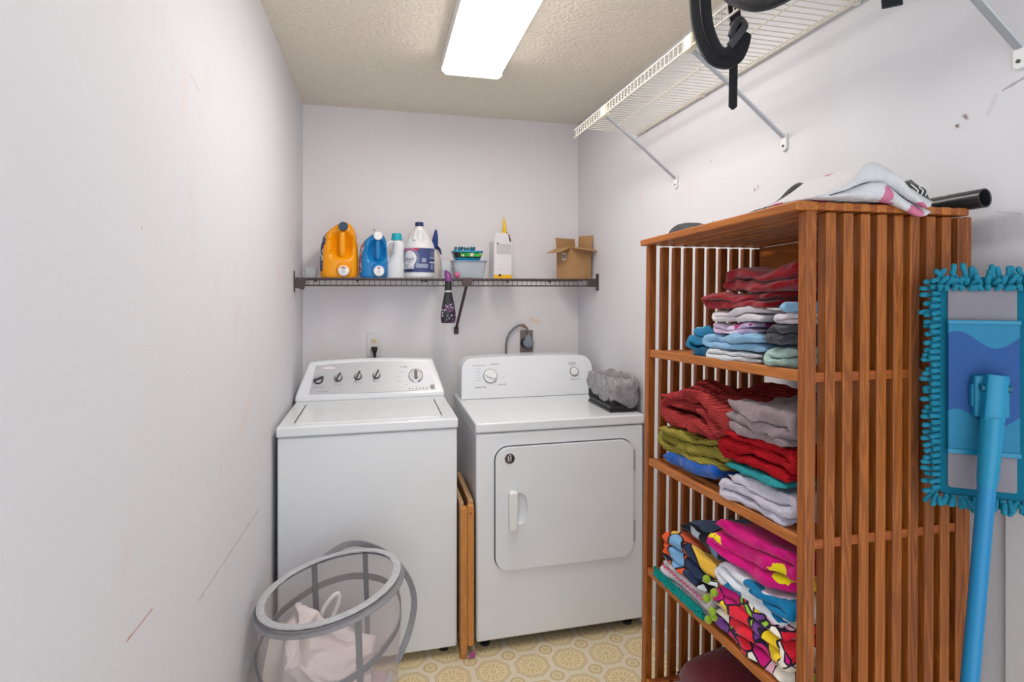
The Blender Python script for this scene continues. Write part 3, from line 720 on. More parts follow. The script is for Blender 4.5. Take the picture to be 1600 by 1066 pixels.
# third bay, right stack
z = shelf_z(1.022, 1.045)
on_shelf('folded_blanket', 'lavender white plush blanket at the bottom of the right stack', 'blanket', 1.05, .845, z-.001, z+.062, fx-.004, .98, 3, m_lav, 41, amp=.009, fine=.003)
on_shelf('folded_towel', 'teal knit layer thin between lavender and red knits', 'towel', 1.052, .845, z+.063, z+.080, fx-.001, .97, 1, m_teal, 42, amp=.003)
on_shelf('folded_sweater', 'bright red ribbed knit folded above the teal layer', 'sweater', 1.055, .845, z+.080, z+.142, fx-.004, .98, 3, m_red, 43, amp=.008, fine=.002)
on_shelf('folded_blanket', 'taupe grey plush blanket topmost of the right stack', 'blanket', 1.045, .845, z+.143, z+.212, fx-.002, .98, 3, m_taupe, 44, amp=.009, fine=.004)
# fourth bay, left stack
z = shelf_z(.729, 1.32)
o = on_shelf('folded_towel', 'white towel with turquoise crochet edge and pink stitching', 'towel', 1.325, 1.09, z-.001, z+.062, fx-.004, .98, 3, m_white, 51, amp=.004, fine=.002)
m_cro = cloth('turquoise crochet', (30, 176, 170), 'knit', (10, 120, 120), scale=2); m_pst = plain('pink stitching', (224, 60, 120), .8)
b = MB()
for i in range(26):
    a = i/25; yy = 1.318 - .215*a; 
    b.tube([(fx-.012, yy, z+.010+.0105*a*1+.045*.22*a-.006), (fx-.012, yy+.004, z+.025+.01*a)], [.004, .003], 6)
b.tube([(fx-.011, 1.322 - .225*i/20, z+.006 + .011*i/20 + .002*math.sin(i*2)) for i in range(21)], .0065, 6)
e = b.build('crochet_trim', m_cro, None); e.parent = o; e.matrix_parent_inverse = (Matrix.Translation(o.location) @ Matrix.Rotation(-PI/2, 4, 'Z')).inverted()
b = MB(); b.tube([(fx-.0105 , 1.285 - .185*i/60, z+.047 + .009*i/60 + .0035*math.sin(i*1.3)) for i in range(61)], .0012, 5)
e = b.build('stitching', m_pst, None); e.parent = o; e.matrix_parent_inverse = (Matrix.Translation(o.location) @ Matrix.Rotation(-PI/2, 4, 'Z')).inverted()
on_shelf('folded_towel', 'orange and blue printed beach towel above the crochet-edged towel', 'towel', 1.312, 1.05, z+.064, z+.135, fx-.002, 1.0, 3, m_prt1, 52, amp=.012, fine=.002)
on_shelf('folded_towel', 'navy flower printed towel on top at the far end', 'towel', 1.285, .96, z+.136, z+.176, fx+.02, 1.02, 1, m_prt1b, 53, amp=.012)
# fourth bay, right stack
z = shelf_z(.729, 1.06)
pr = on_shelf('folded_towel', 'bright tropical printed towel with lime pom-pom edge on the bottom', 'towel', 1.075, .845, z-.001, z+.105, fx-.004, .98, 4, m_prt2, 61, amp=.009, fine=.002)
m_pom = cloth('lime pom-pom', (176, 206, 60), 'plush', (120, 150, 30)); b = MB()
for i in range(7):
    c = Vector((fx-.012+.004*math.sin(i*2), 1.078 - .006*math.sin(i*1.7) - .010*(i % 3), z+.012 + .0145*i)); r = .0085
    b.lathe([(r*math.cos(-PI/2+PI*k/6)+.0001, r*math.sin(-PI/2+PI*k/6)) for k in range(7)], c, 10)
e = b.build('pom_poms', m_pom, None); e.parent = pr; e.matrix_parent_inverse = (Matrix.Translation(pr.location) @ Matrix.Rotation(-PI/2, 4, 'Z')).inverted()
on_shelf('folded_towel', 'blue and white towel between the tropical print and magenta towels', 'towel', 1.07, .845, z+.106, z+.162, fx-.002, .98, 3, m_bw, 62, amp=.008, fine=.002)
on_shelf('folded_towel', 'magenta fleece towel with yellow shapes topmost of its stack', 'towel', 1.075, .845, z+.163, z+.238, fx-.004, .99, 3, m_mag, 63, amp=.011, fine=.002)
# bottom bay
def cushion(name, label, cat, c, size, rot, mat, seed):
    b = MB(); n = 22; vs = []; fs = []
    for s in (1, -1):
        for i in range(n+1):
            for j in range(n+1):
                u, v = -1+2*i/n, -1+2*j/n; k = max(0, (1-abs(u)**2.6)*(1-abs(v)**2.6))**.5
                p = Vector((u*size[0]/2*(1-.06*(1-abs(v))*0 - .05*(1-v*v)), v*size[1]/2*(1-.05*(1-u*u)), s*k*size[2]/2)); p += noise.noise_vector(p*9+Vector((seed,0,0)))*.008
                vs.append(p)
    o2 = (n+1)**2
    for i in range(n):
        for j in range(n):
            a = i*(n+1)+j; fs.append((a, a+n+1, a+n+2, a+1)); fs.append((o2+a, o2+a+1, o2+a+n+2, o2+a+n+1))
    b.add(vs, fs); o = b.build(name, mat, None, angle=180)
    bm = bmesh.new(); bm.from_mesh(o.data); bmesh.ops.remove_doubles(bm, verts=bm.verts, dist=.0003); bmesh.ops.recalc_face_normals(bm, faces=bm.faces); bm.to_mesh(o.data); bm.free(); o.data.shade_smooth()
    o.location = c; o.rotation_euler = rot; return tag(o, label, cat)
z = shelf_z(.430, 1.15)
cushion('cushion', 'dark maroon velvet cushion standing on the bottom shelf', 'cushion', (.848, 1.115, z+.098), (.27, .235, .195), (0, 0, 0), cloth('maroon velvet', (112, 24, 34), 'felt', (76, 12, 20)), 3)
on_shelf('folded_cloth', 'mauve cloth lying flat beside the maroon cushion', 'cloth', 1.345, 1.16, shelf_z(.43, 1.33), shelf_z(.43, 1.33)+.04, fx, .98, 1, cloth('mauve felt', (158, 128, 146), 'felt', (124, 96, 114)), 71, amp=.004)
def sparkle():
    g = G('black sequin fabric'); v = g.node('ShaderNodeTexVoronoi', {'Vector': g.co(), 'Scale': 260})
    k = g.M('GREATER_THAN', g.node('ShaderNodeSeparateColor', {0: v.outputs['Color']}).outputs[0], .9)
    g.set(g.mix(k, rgb(16, 16, 20), rgb(215, 215, 225)), .35); return g.m
on_shelf('folded_cloth', 'black sequinned garment folded behind the maroon cushion', 'clothing', 1.00, .85, shelf_z(.43, 1.03), shelf_z(.43, 1.03)+.15, fx+.04, .98, 3, sparkle(), 72, amp=.008)

# on top of the unit
topz = shelf_z(TT, .8) + .016 + .001
def towel_mat():
    g = G('white towel with pink flowers'); n = g.noise(300, 3, .6).outputs[0]
    vo = g.node('ShaderNodeTexVoronoi', {'Vector': g.co(loc=(.3, .1, 0)), 'Scale': 15})
    k = g.M('LESS_THAN', g.M('ADD', vo.outputs['Distance'], g.M('MULTIPLY', g.noise(60, 2).outputs[0], .12)), .30)
    k = g.M('MULTIPLY', k, g.M('GREATER_THAN', g.node('ShaderNodeSeparateColor', {0: vo.outputs['Color']}).outputs[1], .45))
    g.set(g.mix(g.M('MULTIPLY', k, .75), g.mix(n, rgb(228, 226, 228), rgb(196, 194, 198)), rgb(206, 60, 120)), .95, spec=.1); g.bump(n, .6, .003); return g.m
def drp(v):
    # heaped in the middle, hanging over the near edge on the right side
    x, y, z = v
    z *= min(1, .22 + max(0, x)/.10)
    k = math.exp(-((x-.115)/.06)**2) * .018
    hang = max(0, .040 - y)/.040; hx = math.exp(-((x-.205)/.042)**2)
    lift = k*(z/.03)
    return Vector((x, y - hang*0.006, max(z + lift - hang*hx*.036, -.03 if y < .018 else .0008)))
folded('folded_towel', 'white towel with pink flowers draped on top of the wooden unit', 'towel', (TX0+.022, TY0-.020, topz), 0, .236, .140, .044, 2, towel_mat(), 81, amp=.004, fine=.0015, droop=drp)
# black garment beneath the towel
m_blk = cloth('black nylon', (42, 43, 46), 'felt', (24, 24, 27), rough=.7)
g_ = thing('black_garment', 'black fabric garment with white stripes poking out behind the flowered towel', 'clothing', (.86, 1.12, topz))
b = MB(); nx, ny = 26, 30; vs = []; fs = []
for s in (1, 0):
    for i in range(nx+1):
        for j in range(ny+1):
            u, v = i/nx, j/ny; e = min(u, 1-u, v, 1-v); ee = min(1, e*16)**.5
            h = ee*(.012 + .068*math.exp(-((u-.52)/.22)**2 - ((v-.36)/.13)**2) + .050*math.exp(-((u-.93)/.13)**2 - ((v-.08)/.16)**2) + .022*math.exp(-((v-.93)/.08)**2))
            x = .73 + .30*u; y = .83 + .50*v
            nz = noise.noise(Vector((x*22, y*22, 3)))*.010*ee
            vs.append(Vector((x + .01*noise.noise(Vector((y*12, 0, 1))), y, topz - .028*(y-.8) + (.001 if s == 0 else max(.002, h + nz)))))
o2 = (nx+1)*(ny+1)
for i in range(nx):
    for j in range(ny):
        a = i*(ny+1)+j; fs += [(a, a+ny+1, a+ny+2, a+1), (o2+a, o2+a+1, o2+a+ny+2, o2+a+ny+1)]
b.add(vs, fs).build('fabric', m_blk, g_, angle=180)
b = MB()
for k in range(3): b.tube([(.985+.012*k, .84+.004*k, topz+.012), (.990+.012*k, .836, topz+.035), (1.0+.010*k, .86, topz+.052), (1.0+.009*k, .92, topz+.045)], .0014, 5)
b.build('white_stripes', M_whplast, g_)
# vacuum tube
t = thing('vacuum_tube', 'black plastic vacuum tube with an open end lying on the wooden unit by the wall', 'tube', (1.08, .79, topz+.02))
a0 = Vector((1.0835, .785, topz+.016)); a1 = Vector((1.045, 1.33, topz+.004)); d = (a1-a0).normalized()
Rm = d.to_track_quat('Z', 'Y').to_matrix().to_4x4(); L = (a1-a0).length
b = MB(); b.lathe([(.0150, .18), (.0150, .001), (.0158, 0), (.0178, 0), (.0178, .06), (.0172, .062), (.0172, L-.05), (.0182, L-.045), (.0182, L), (.015, L)], n=32, cap=False); b.xf(Matrix.Translation(a0) @ Rm)
b.build('tube_body', plain('black tube plastic', (44, 44, 47), .3), t)

# ============================================================ MOP
MT = rgb(10, 140, 175)
m_teal_f = cloth('teal microfibre', (12, 118, 146), 'felt', (6, 84, 106)); m_teal_p = plain('teal plastic', (8, 128, 168), .3)
mop = thing('dust_mop', 'turquoise chenille flat mop stored head-up leaning in the corner by the unit', 'mop', (.985, .716, 0), math.radians(-34))
HZ = 1.296
def mb(b, name, mat, parent=None, **kw): return b.build(name, mat, parent or mop, world=False, **kw)
head = mb(MB().prism(rrect(-.060, .066, HZ-.188, HZ+.188, .012, 5), .010, .024), 'mop_pad', m_teal_f, bevel=.004)
mb(MB().prism(rrect(-.047, .047, HZ-.172, HZ+.170, .004, 3), .006, .010), 'grey_backing', cloth('grey mesh backing', (150, 146, 154), 'felt', (120, 116, 124)), head)
def plate_mat():
    g = G('teal and blue pocket plate'); x, y, z = g.xyz()
    w = g.M('MULTIPLY', g.M('SINE', g.M('MULTIPLY_ADD', x, 60, .6)), .014)
    zt = g.M('ADD', z, w); k = g.M('MULTIPLY', g.M('LESS_THAN', zt, HZ+.082), g.M('GREATER_THAN', zt, HZ-.050))
    n = g.noise(80, 3).outputs[0]
    g.set(g.mix(k, g.mix(n, rgb(12, 126, 166), rgb(8, 108, 146)), g.mix(n, rgb(8, 78, 148), rgb(6, 66, 130))), .6); g.bump(n, .2, .001); return g.m
pl = mb(MB().prism(rrect(-.049, .049, HZ-.108, HZ+.112, .003, 3), .000, .006), 'pocket_plate', plate_mat(), head, bevel=.001)
mb(MB().box((-.050, -.002, HZ-.112), (.050, .004, HZ-.104)).box((-.050, -.002, HZ+.108), (.050, .004, HZ+.115)), 'hem', m_teal_p, head, bevel=.001)
b = MB(); R = random.Random(3)
def finger(p, d, l, r=.0043):
    d = d.normalized(); sag = Vector((R.uniform(-.3, .3), R.uniform(-.2, .4), R.uniform(-.35, .15)))
    pts = []; rr = []
    for a, k in ((0, .8), (.25, 1.05), (.5, .95), (.75, 1.08), (.9, .95), (.97, .6), (1, .15)):
        pts.append(p + d*l*a + sag*l*.35*a*a); rr.append(r*k)
    b.tube(pts, rr, 8)
zz = HZ-.180
while zz < HZ+.182:
    for sx in (-1, 1):
        x0 = -.058 if sx < 0 else .064
        finger(Vector((x0, .017, zz + R.uniform(-.002, .002))), Vector((sx, R.uniform(-.3, .05), R.uniform(-.22, .10))), R.uniform(.021, .028))
        finger(Vector((x0, .012, zz + .005)), Vector((sx, R.uniform(-.7, -.3), R.uniform(-.2, .10))), R.uniform(.014, .020))
    zz += .0112
xx = -.060
while xx < .066:
    for row in range(3):
        finger(Vector((xx + R.uniform(-.002, .002), .015-.006*row, HZ+.184-.009*row)), Vector((R.uniform(-.8, .8), -.45*row, 1.0)), R.uniform(.016, .030)*(1-.25*row))
        finger(Vector((xx + R.uniform(-.002, .002), .015-.006*row, HZ-.182-.004*row)), Vector((R.uniform(-.9, .6), -.40*row, -1.0)), R.uniform(.020, .036)*(1-.2*row))
    xx += .0098
e = mb(b, 'chenille_fringe', plain('teal chenille', (16, 130, 158), .8, bump=.6, sc=500), head, fixn=False); e['kind'] = 'stuff'
p0 = Vector((.008, -.022, HZ+.015)); p1 = Vector((-.121, -.122, .012)); dd = (p1-p0).normalized()
mb(MB().box((-.018, -.016, HZ-.045), (.030, .001, HZ+.024)).box((-.021, -.012, HZ-.030), (-.014, .001, HZ+.010)), 'hinge_base', m_teal_p, bevel=.004)
mb(MB().tube([p0 - dd*.012, p0 + dd*.03, p0 + dd*.062], 1, 12, flat=(.030, .024), normal=Vector((0, -1, 0))), 'swivel_joint', plain('swivel teal plastic', (10, 136, 176), .28), bevel=.001)
mb(MB().lathe([(.006, -.02), (.006, .02)], (.008, -.022, HZ+.005), 14, 'X'), 'hinge_pin', plain('dark teal pin', (8, 90, 120), .4))
mb(MB().tube([p0 + dd*.058, p0 + dd*.075, p0 + dd*.16, p0 + dd*.17], [.0155, .0160, .0140, .0125], 20), 'handle_socket', plain('swivel teal plastic', (10, 136, 176), .28))
mb(MB().tube([p0 + dd*.165, p0 + dd*.6, p1], [.0122, .0122, .0122], 20), 'handle', plain('blue handle', (10, 128, 180), .35))

# ============================================================ BACKPACK ON THE HIGH SHELF
bag = thing('backpack', 'black backpack on the high wire shelf with padded straps hanging down', 'backpack', (.97, .70, ZS2+.004))
b = MB(); rings = []
for i in range(19):
    a = i/18; y = .42 + .54*a; k = max(.03, (1 - abs(2*a-1)**3.5))**.5; ring = []
    for j in range(28):
        th = 2*PI*j/28; ca, sa = math.cos(th), math.sin(th)
        hx = .125*math.copysign(abs(ca)**.7, ca)*k; hz = .11*math.copysign(abs(sa)**.7, sa)*k
        p = Vector((.975 + hx, y, ZS2 + .118 + hz)); p += noise.noise_vector(p*11)*.012; p.z = max(p.z, ZS2 + .004); ring.append(p)
    rings.append(ring)
b.loft(rings).build('bag_body', m_blk, bag, angle=180)
m_strap = cloth('black strap padding', (44, 44, 47), 'felt', (26, 26, 29), rough=.8, scale=.7)
def smooth_path(P, n=6):
    P = [Vector(p) for p in P]; out = []
    for i in range(len(P)-1):
        a, b_, c, d = P[max(0, i-1)], P[i], P[i+1], P[min(len(P)-1, i+2)]
        for k in range(n):
            t_ = k/n; out.append(.5*((2*b_) + (c-a)*t_ + (2*a-5*b_+4*c-d)*t_*t_ + (3*b_-a-3*c+d)*t_**3))
    return out + [P[-1]]
def vp(h, z, off=0): return Vector((.80 + .972*h + .233*off, 1.20 - .233*h + .972*off, z))   # hanging plane
pth = smooth_path([(.93, .90, 2.35), (.85, 1.02, 2.385), vp(-.045, 2.33, .0), vp(-.035, 2.25), vp(-.037, 2.17), vp(-.029, 2.10), vp(-.005, 2.045), vp(.028, 2.030), vp(.055, 2.052), vp(.076, 2.090)])
sp = MB().tube(pth, [1]*(len(pth)-8) + [.98, .92, .85, .78, .7, .62, .55, .45], 16, flat=(.052, .018), normal=Vector((.233, .972, 0))).build('shoulder_strap', m_strap, bag)
MB().tube([p + Vector((-.006, -.010, 0)) for p in pth[:-6]], .0022, 6).build('strap_piping', plain('black piping', (22, 22, 24), .5), sp)
w1 = smooth_path([(.90, .93, 2.27), (.85, 1.05, 2.285), vp(.042, 2.24, .0), vp(.044, 2.19), vp(.046, 2.155), vp(.050, 2.125), vp(.052, 2.09), vp(.046, 2.06), vp(.044, 1.97), vp(.043, 1.905)])
ww = [.25 + .0*i for i in range(len(w1))]
for i, p in enumerate(w1): ww[i] = .3 if p.z > 2.17 else (.62 + .0 if p.z > 2.07 else .46)
ww[-1] = .12
MB().tube(w1, ww, 10, flat=(.045, .004), normal=Vector((.35, .93, 0))).build('webbing_strap', m_blk, bag)
MB().tube(smooth_path([vp(.030, 2.055, -.012), vp(.052, 2.082, -.014), vp(.070, 2.108, -.008), vp(.063, 2.125, 0), vp(.045, 2.11, -.01), vp(.032, 2.075, -.016)]), [.9]*31, 10, flat=(.020, .009), normal=Vector((.3, -.9, .1))).build('strap_loop', plain('dark grey webbing', (74, 74, 78), .7), bag)
MB().box((0, 0, 0), (.030, .008, .022), M=Matrix.Translation(vp(.034, 2.108, -.01))).build('buckle', M_black, bag, bevel=.003)
pth = smooth_path([Vector((.93, .90, 2.33)), Vector((.83, 1.08, 2.35)), Vector((.80, 1.165, 2.28)), Vector((.80, 1.145, 2.17)), Vector((.812, 1.09, 2.116)), Vector((.835, 1.035, 2.100)), Vector((.86, .965, 2.114)), Vector((.87, .915, 2.15)), Vector((.90, .90, 2.23))])
MB().tube(pth, 1, 16, flat=(.045, .022), normal=Vector((.2, .97, 0))).build('shoulder_strap', m_strap, bag)
pth = smooth_path([Vector((.98, .95, 2.20)), Vector((.985, .91, 2.14)), Vector((.99, .895, 2.07)), Vector((.99, .890, 2.025))])
MB().tube(pth, 1, 12, flat=(.036, .006), normal=Vector((.6, .8, 0))).build('strap_end', m_blk, bag)

# ============================================================ THINGS ON THE BROWN SHELF
ZT = ZS + .0022
def se_ring(cx, cy, z, w, d, p=3.2, n=32):
    r = []
    for k in range(n):
        a = 2*PI*k/n; ca, sa = math.cos(a), math.sin(a)
        r.append(Vector((cx + w/2*math.copysign(abs(ca)**(2/p), ca), cy + d/2*math.copysign(abs(sa)**(2/p), sa), z)))
    return r
def jug(label, cx, cy, W_, Hh, c, c2, capm, lblm, gloss=.25, hx=.0):
    t = thing('detergent_jug', label, 'bottle', (cx, cy, ZT), group=None)
    m = G('jug plastic ' + str(c)); m.set(m.mix(m.noise(14, 2).outputs[0], rgb(*c), rgb(*c2)), gloss, spec=.5, Subsurface_Weight=.0); m = m.m
    D = .15; z0 = ZT
    prof = [(0, .90, 0), (.02, .97, 0), (.08, 1.0, 0), (.25, 1.0, 0), (.45, .985, 0), (.60, .95, .01), (.72, .88, .02), (.80, .78, .05), (.87, .64, .09), (.93, .47, .12), (.965, .34, .14), (.985, .22, .15)]
    def rings(off=0):
        out = []
        N = 34
        for i in range(N+1):
            f = i/N*.985
            for a, b_ in zip(prof, prof[1:]):
                if a[0] <= f <= b_[0] + 1e-9:
                    k = (f-a[0])/(b_[0]-a[0]); k = k; w = a[1]+(b_[1]-a[1])*k; sh = a[2]+(b_[2]-a[2])*k; break
            ring = se_ring(cx + sh*W_, cy, z0 + f*Hh, W_*w + off*2, D*(.55+.45*w) + off*2, 3.4, 48)
            if True:
                for p in ring:
                    # grip hollows either side of the handle bar
                    xr = (p.x - cx - (.08+hx)*W_)/(.30*W_); zr = (f - .58)/.25
                    k = max(0, 1 - abs(xr)**3)*max(0, 1 - abs(zr)**3)
                    if p.y < cy: p.y += .045*k*min(1, (cy-p.y)/.03)
            out.append(ring)
        return out
    MB().loft(rings()).build('body', m, t, angle=60)
    # handle bar
    bx = cx + (.10+hx)*W_; yf = cy - D/2 + .014
    pts = smooth_path([(bx+.0, yf+.03, z0+.86*Hh), (bx, yf, z0+.80*Hh), (bx, yf-.004, z0+.60*Hh), (bx, yf, z0+.42*Hh), (bx, yf+.03, z0+.34*Hh)])
    MB().tube(pts, W_*.085, 14).build('handle', m, t)
    # screw cap facing the room
    cz = z0 + .905*Hh; ccx = cx + (.13+hx*.5)*W_
    MB().lathe([(W_*.09, .05), (W_*.10, 0), (W_*.10, -.006)], (ccx, cy - D/2+.018, cz), 24, 'Y').build('neck', m, t)
    cp = MB().lathe([(.0205, .0), (.0215, -.006), (.0215, -.022), (.019, -.026)], (ccx, cy - D/2+.012, cz), 28, 'Y').build('screw_cap', capm, t)
    # tap
    tx = cx + (.14+hx)*W_; tz = z0 + .031
    MB().lathe([(.038, .03), (.038, .0), (.034, -.010), (.028, -.015)], (tx, cy - D/2 + .004, tz+.006), 28, 'Y').build('tap_collar', m, t)
    tp = MB().lathe([(.0255, 0), (.0255, -.010), (.021, -.015)], (tx, cy - D/2 - .010, tz), 28, 'Y').build('tap', M_whplast, t)
    MB().tube([(tx-W_*.05, cy-D/2-.027, tz+.014), (tx, cy-D/2-.027, tz+.017), (tx+W_*.05, cy-D/2-.027, tz+.014)], .0028, 8).build('tap_lever', plain('red lever', (190, 30, 30), .4), tp)
    MB().lathe([(W_*.06, 0), (W_*.06, -.004)], (tx, cy-D/2-.0245, tz-.002), 16, 'Y').build('tap_button', plain('pale tap button', (205, 215, 220), .4), tp)
    # side label
    rr = rings(.0012)
    b = MB(); b.loft(rr, cap=False, pred=lambda c_: c_.x < cx - W_*.34 and .12*Hh < c_.z - z0 < .76*Hh and abs(c_.y-cy) < D*.42)
    b.build('side_label', lblm, t, angle=60)
    return t
lab1 = print_cloth('jug label navy', [(60, 70, 110), (70, 84, 120), (205, 215, 225), (56, 60, 96), (80, 90, 130)], 60, None, seed=3)
lab2 = print_cloth('jug label maroon', [(120, 70, 90), (100, 60, 96), (190, 120, 120), (90, 60, 90), (200, 190, 205)], 60, None, seed=5)
jug('large orange-yellow laundry detergent jug with dark blue cap on shelf', -.193, 2.86, .178, .272, (250, 168, 8), (240, 150, 2), plain('navy cap', (42, 66, 92), .35), lab1)
jug('blue laundry detergent jug with round white cap on shelf', -.028, 2.86, .140, .226, (22, 140, 205), (8, 104, 172), plain('white cap', (238, 236, 236), .35), lab2, hx=.04)
# white bottle with turquoise cap
t = thing('detergent_bottle', 'white bottle with turquoise cap between the blue jug and bleach', 'bottle', (.083, 2.90, ZT))
m_mw = plain('milky white plastic', (232, 232, 234), .35)
b = MB(); rings = []
for f, w, d, sh in ((0, .100, .07, 0), (.01, .108, .078, 0), (.30, .110, .08, 0), (.42, .092, .076, .010), (.55, .070, .07, .018), (.74, .062, .066, .018), (.82, .056, .058, .014), (.85, .048, .05, .008), (.88, .046, .048, .006)):
    rings.append(se_ring(.080+sh, 2.90, ZT + f*.225, w, d, 2.6, 32))
bt = b.loft(rings).build('body', m_mw, t, angle=50)
MB().tube(smooth_path([(.074, 2.89, ZT+.186), (.048, 2.885, ZT+.183), (.036, 2.882, ZT+.160), (.036, 2.882, ZT+.125), (.045, 2.885, ZT+.085)]), [.008]*25, 10).build('handle', m_mw, t)
MB().lathe([(.0265, 0), (.0285, .002), (.0285, .008), (.0255, .010), (.0250, .034), (.022, .037)], (.086, 2.90, ZT+.193), 28).build('cap', plain('turquoise cap', (30, 178, 196), .35), t)
# bleach bottle
t = thing('bleach_bottle', 'white round bleach bottle with navy cap and blue label', 'bottle', (.199, 2.87, ZT))
C = (.199, 2.87); r0 = .0765
prof = [(r0*.93, 0), (r0, .006), (r0, .04), (r0, .158), (r0*.97, .168), (r0*.86, .19), (r0*.62, .222), (r0*.36, .250), (.020, .262), (.019, .272)]
rings = []
fine_p = []
for a, b_ in zip(prof, prof[1:]):
    n = max(1, int(abs(b_[1]-a[1])/.007))
    for k in range(n): fine_p.append((a[0]+(b_[0]-a[0])*k/n, a[1]+(b_[1]-a[1])*k/n))
fine_p.append(prof[-1])
for r, z in fine_p:
    ring = []
    for k in range(48):
        a = 2*PI*k/48; p = Vector((C[0]+r*math.cos(a), C[1]+r*math.sin(a), ZT+z))
        kk = max(0, 1-((p.x-C[0]-.004)/.017)**2)*max(0, 1-((z-.212)/.034)**2)
        if p.y < C[1]: p.y += .030*kk
        ring.append(p)
    rings.append(ring)
MB().loft(rings).build('body', m_mw, t, angle=50)
MB().tube(smooth_path([(.199-.014, 2.87-.022, ZT+.246), (.199-.022, 2.87-.045, ZT+.222), (.199-.030, 2.87-.062, ZT+.188)]), .009, 10).build('handle', m_mw, t)
MB().lathe([(.0215, 0), (.0215, .018), (.019, .021)], (C[0], C[1], ZT+.266), 28).build('cap', plain('navy bleach cap', (34, 52, 104), .4), t)
def cyl_patch(b, a0, a1, z0, z1, r, n=16, mi=0):
    vs = []; fs = []
    for i in range(n+1):
        a = math.radians(a0 + (a1-a0)*i/n)      # 0 = towards the room, positive to the right
        for z in (z0, z1): vs.append((C[0]+r*math.sin(a), C[1]-r*math.cos(a), ZT+z))
    for i in range(n): fs.append((2*i, 2*i+2, 2*i+3, 2*i+1))
    b.add(vs, fs, mi)
def cyl_disc(b, ac, zc, rad, r, hole=0, mi=0, a_min=-80):
    vs = []; fs = []; n = 32; m = 8
    for i in range(n):
        th = 2*PI*i/n
        for k in range(m+1):
            q = hole + (rad-hole)*k/m
            a = max(math.radians(ac) + q*math.cos(th)/r0, math.radians(a_min)); vs.append((C[0]+r*math.sin(a), C[1]-r*math.cos(a), ZT+zc+q*math.sin(th)))
    for i in range(n):
        j = (i+1) % n
        for k in range(m): fs.append((i*(m+1)+k, j*(m+1)+k, j*(m+1)+k+1, i*(m+1)+k+1))
    b.add(vs, fs, mi)
m_lb = plain('bleach label blue', (62, 76, 128), .45); m_lw = plain('bleach label white', (232, 232, 238), .45); m_lr = plain('bleach label red', (206, 40, 80), .45); m_lp = plain('bleach label pale', (150, 160, 190), .45)
b = MB(); cyl_patch(b, -88, 92, .028, .150, r0+.0006, 40); lb = b.build('label', m_lb, t, fixn=False)
b = MB(); cyl_patch(b, -88, -8, .137, .150, r0+.001, 20, 0); b.build('label_red_band', m_lr, lb, fixn=False)
b = MB(); cyl_disc(b, -44, .098, .040, r0+.0010); b.build('label_white_oval', m_lw, lb, fixn=False)
for q in ((-88, -24, .046, .078, r0+.0011, 20), (40, 70, .10, .104, r0+.001), (38, 88, .076, .082, r0+.001)):
    b = MB(); cyl_patch(b, *q); b.build('label_white_band', m_lw, lb, fixn=False)
b = MB(); cyl_disc(b, -44, .098, .047, r0+.0012, .044); cyl_disc(b, -44, .098, .053, r0+.0012, .050); cyl_patch(b, -16, 30, .05, .072, r0+.001); cyl_patch(b, 5, 22, .078, .10, r0+.001); cyl_patch(b, 44, 56, .045, .07, r0+.001); cyl_patch(b, 64, 80, .045, .07, r0+.001)
for i in range(5): cyl_patch(b, 42, 80, .108+.007*i, .1105+.007*i, r0+.001)
b.build('label_pictures', m_lp, lb, fixn=False)
b = MB(); cyl_patch(b, -88, -26, .034, .043, r0+.0013, 16); cyl_patch(b, -84, -50, .056, .058, r0+.0013); cyl_patch(b, -84, -44, .065, .067, r0+.0013); cyl_patch(b, -2, 30, .072, .077, r0+.0013); b.build('label_bars', plain('bleach label ink', (40, 44, 80), .5), lb, fixn=False)
def wrapc(ac, zc, sc): 
    return lambda v: Vector((C[0]+(r0+.0018)*math.sin(math.radians(ac)+v.x/r0), C[1]-(r0+.0018)*math.cos(math.radians(ac)+v.x/r0), ZT+zc+v.y))
text('bleach', .024, None if False else (0,0,0), (0,0,0), plain('bleach label ink', (40, 44, 80), .5), 'label_lettering', lb, warp=wrapc(-46, .095, 1))
text('regular', .010, (0,0,0), (0,0,0), plain('bleach label ink', (40, 44, 80), .5), 'label_lettering', lb, warp=wrapc(-42, .080, 1))
# blue spray bottle behind bleach
t = thing('spray_bottle', 'clear bottle with dark blue pointed trigger nozzle behind the bleach', 'bottle', (.288, 2.975, ZT))
rings = [se_ring(.288, 2.975, ZT+z, w, w*.8, 2.6, 24) for z, w in ((0, .066), (.005, .07), (.10, .07), (.13, .05), (.15, .028), (.165, .028))]
MB().loft(rings).build('body', plain('beige bottle', (214, 204, 198), .35), t)
MB().tube([(.288, 2.975, ZT+.160), (.288, 2.972, ZT+.19), (.291, 2.965, ZT+.225), (.293, 2.96, ZT+.262)], [.015, .0175, .014, .005], 14).build('nozzle', plain('royal blue nozzle', (26, 60, 130), .35), t)
MB().tube([(.298, 2.97, ZT+.172), (.310, 2.95, ZT+.155), (.318, 2.94, ZT+.130)], [.008, .008, .004], 10).build('trigger', plain('dark blue trigger', (24, 34, 74), .35), t)

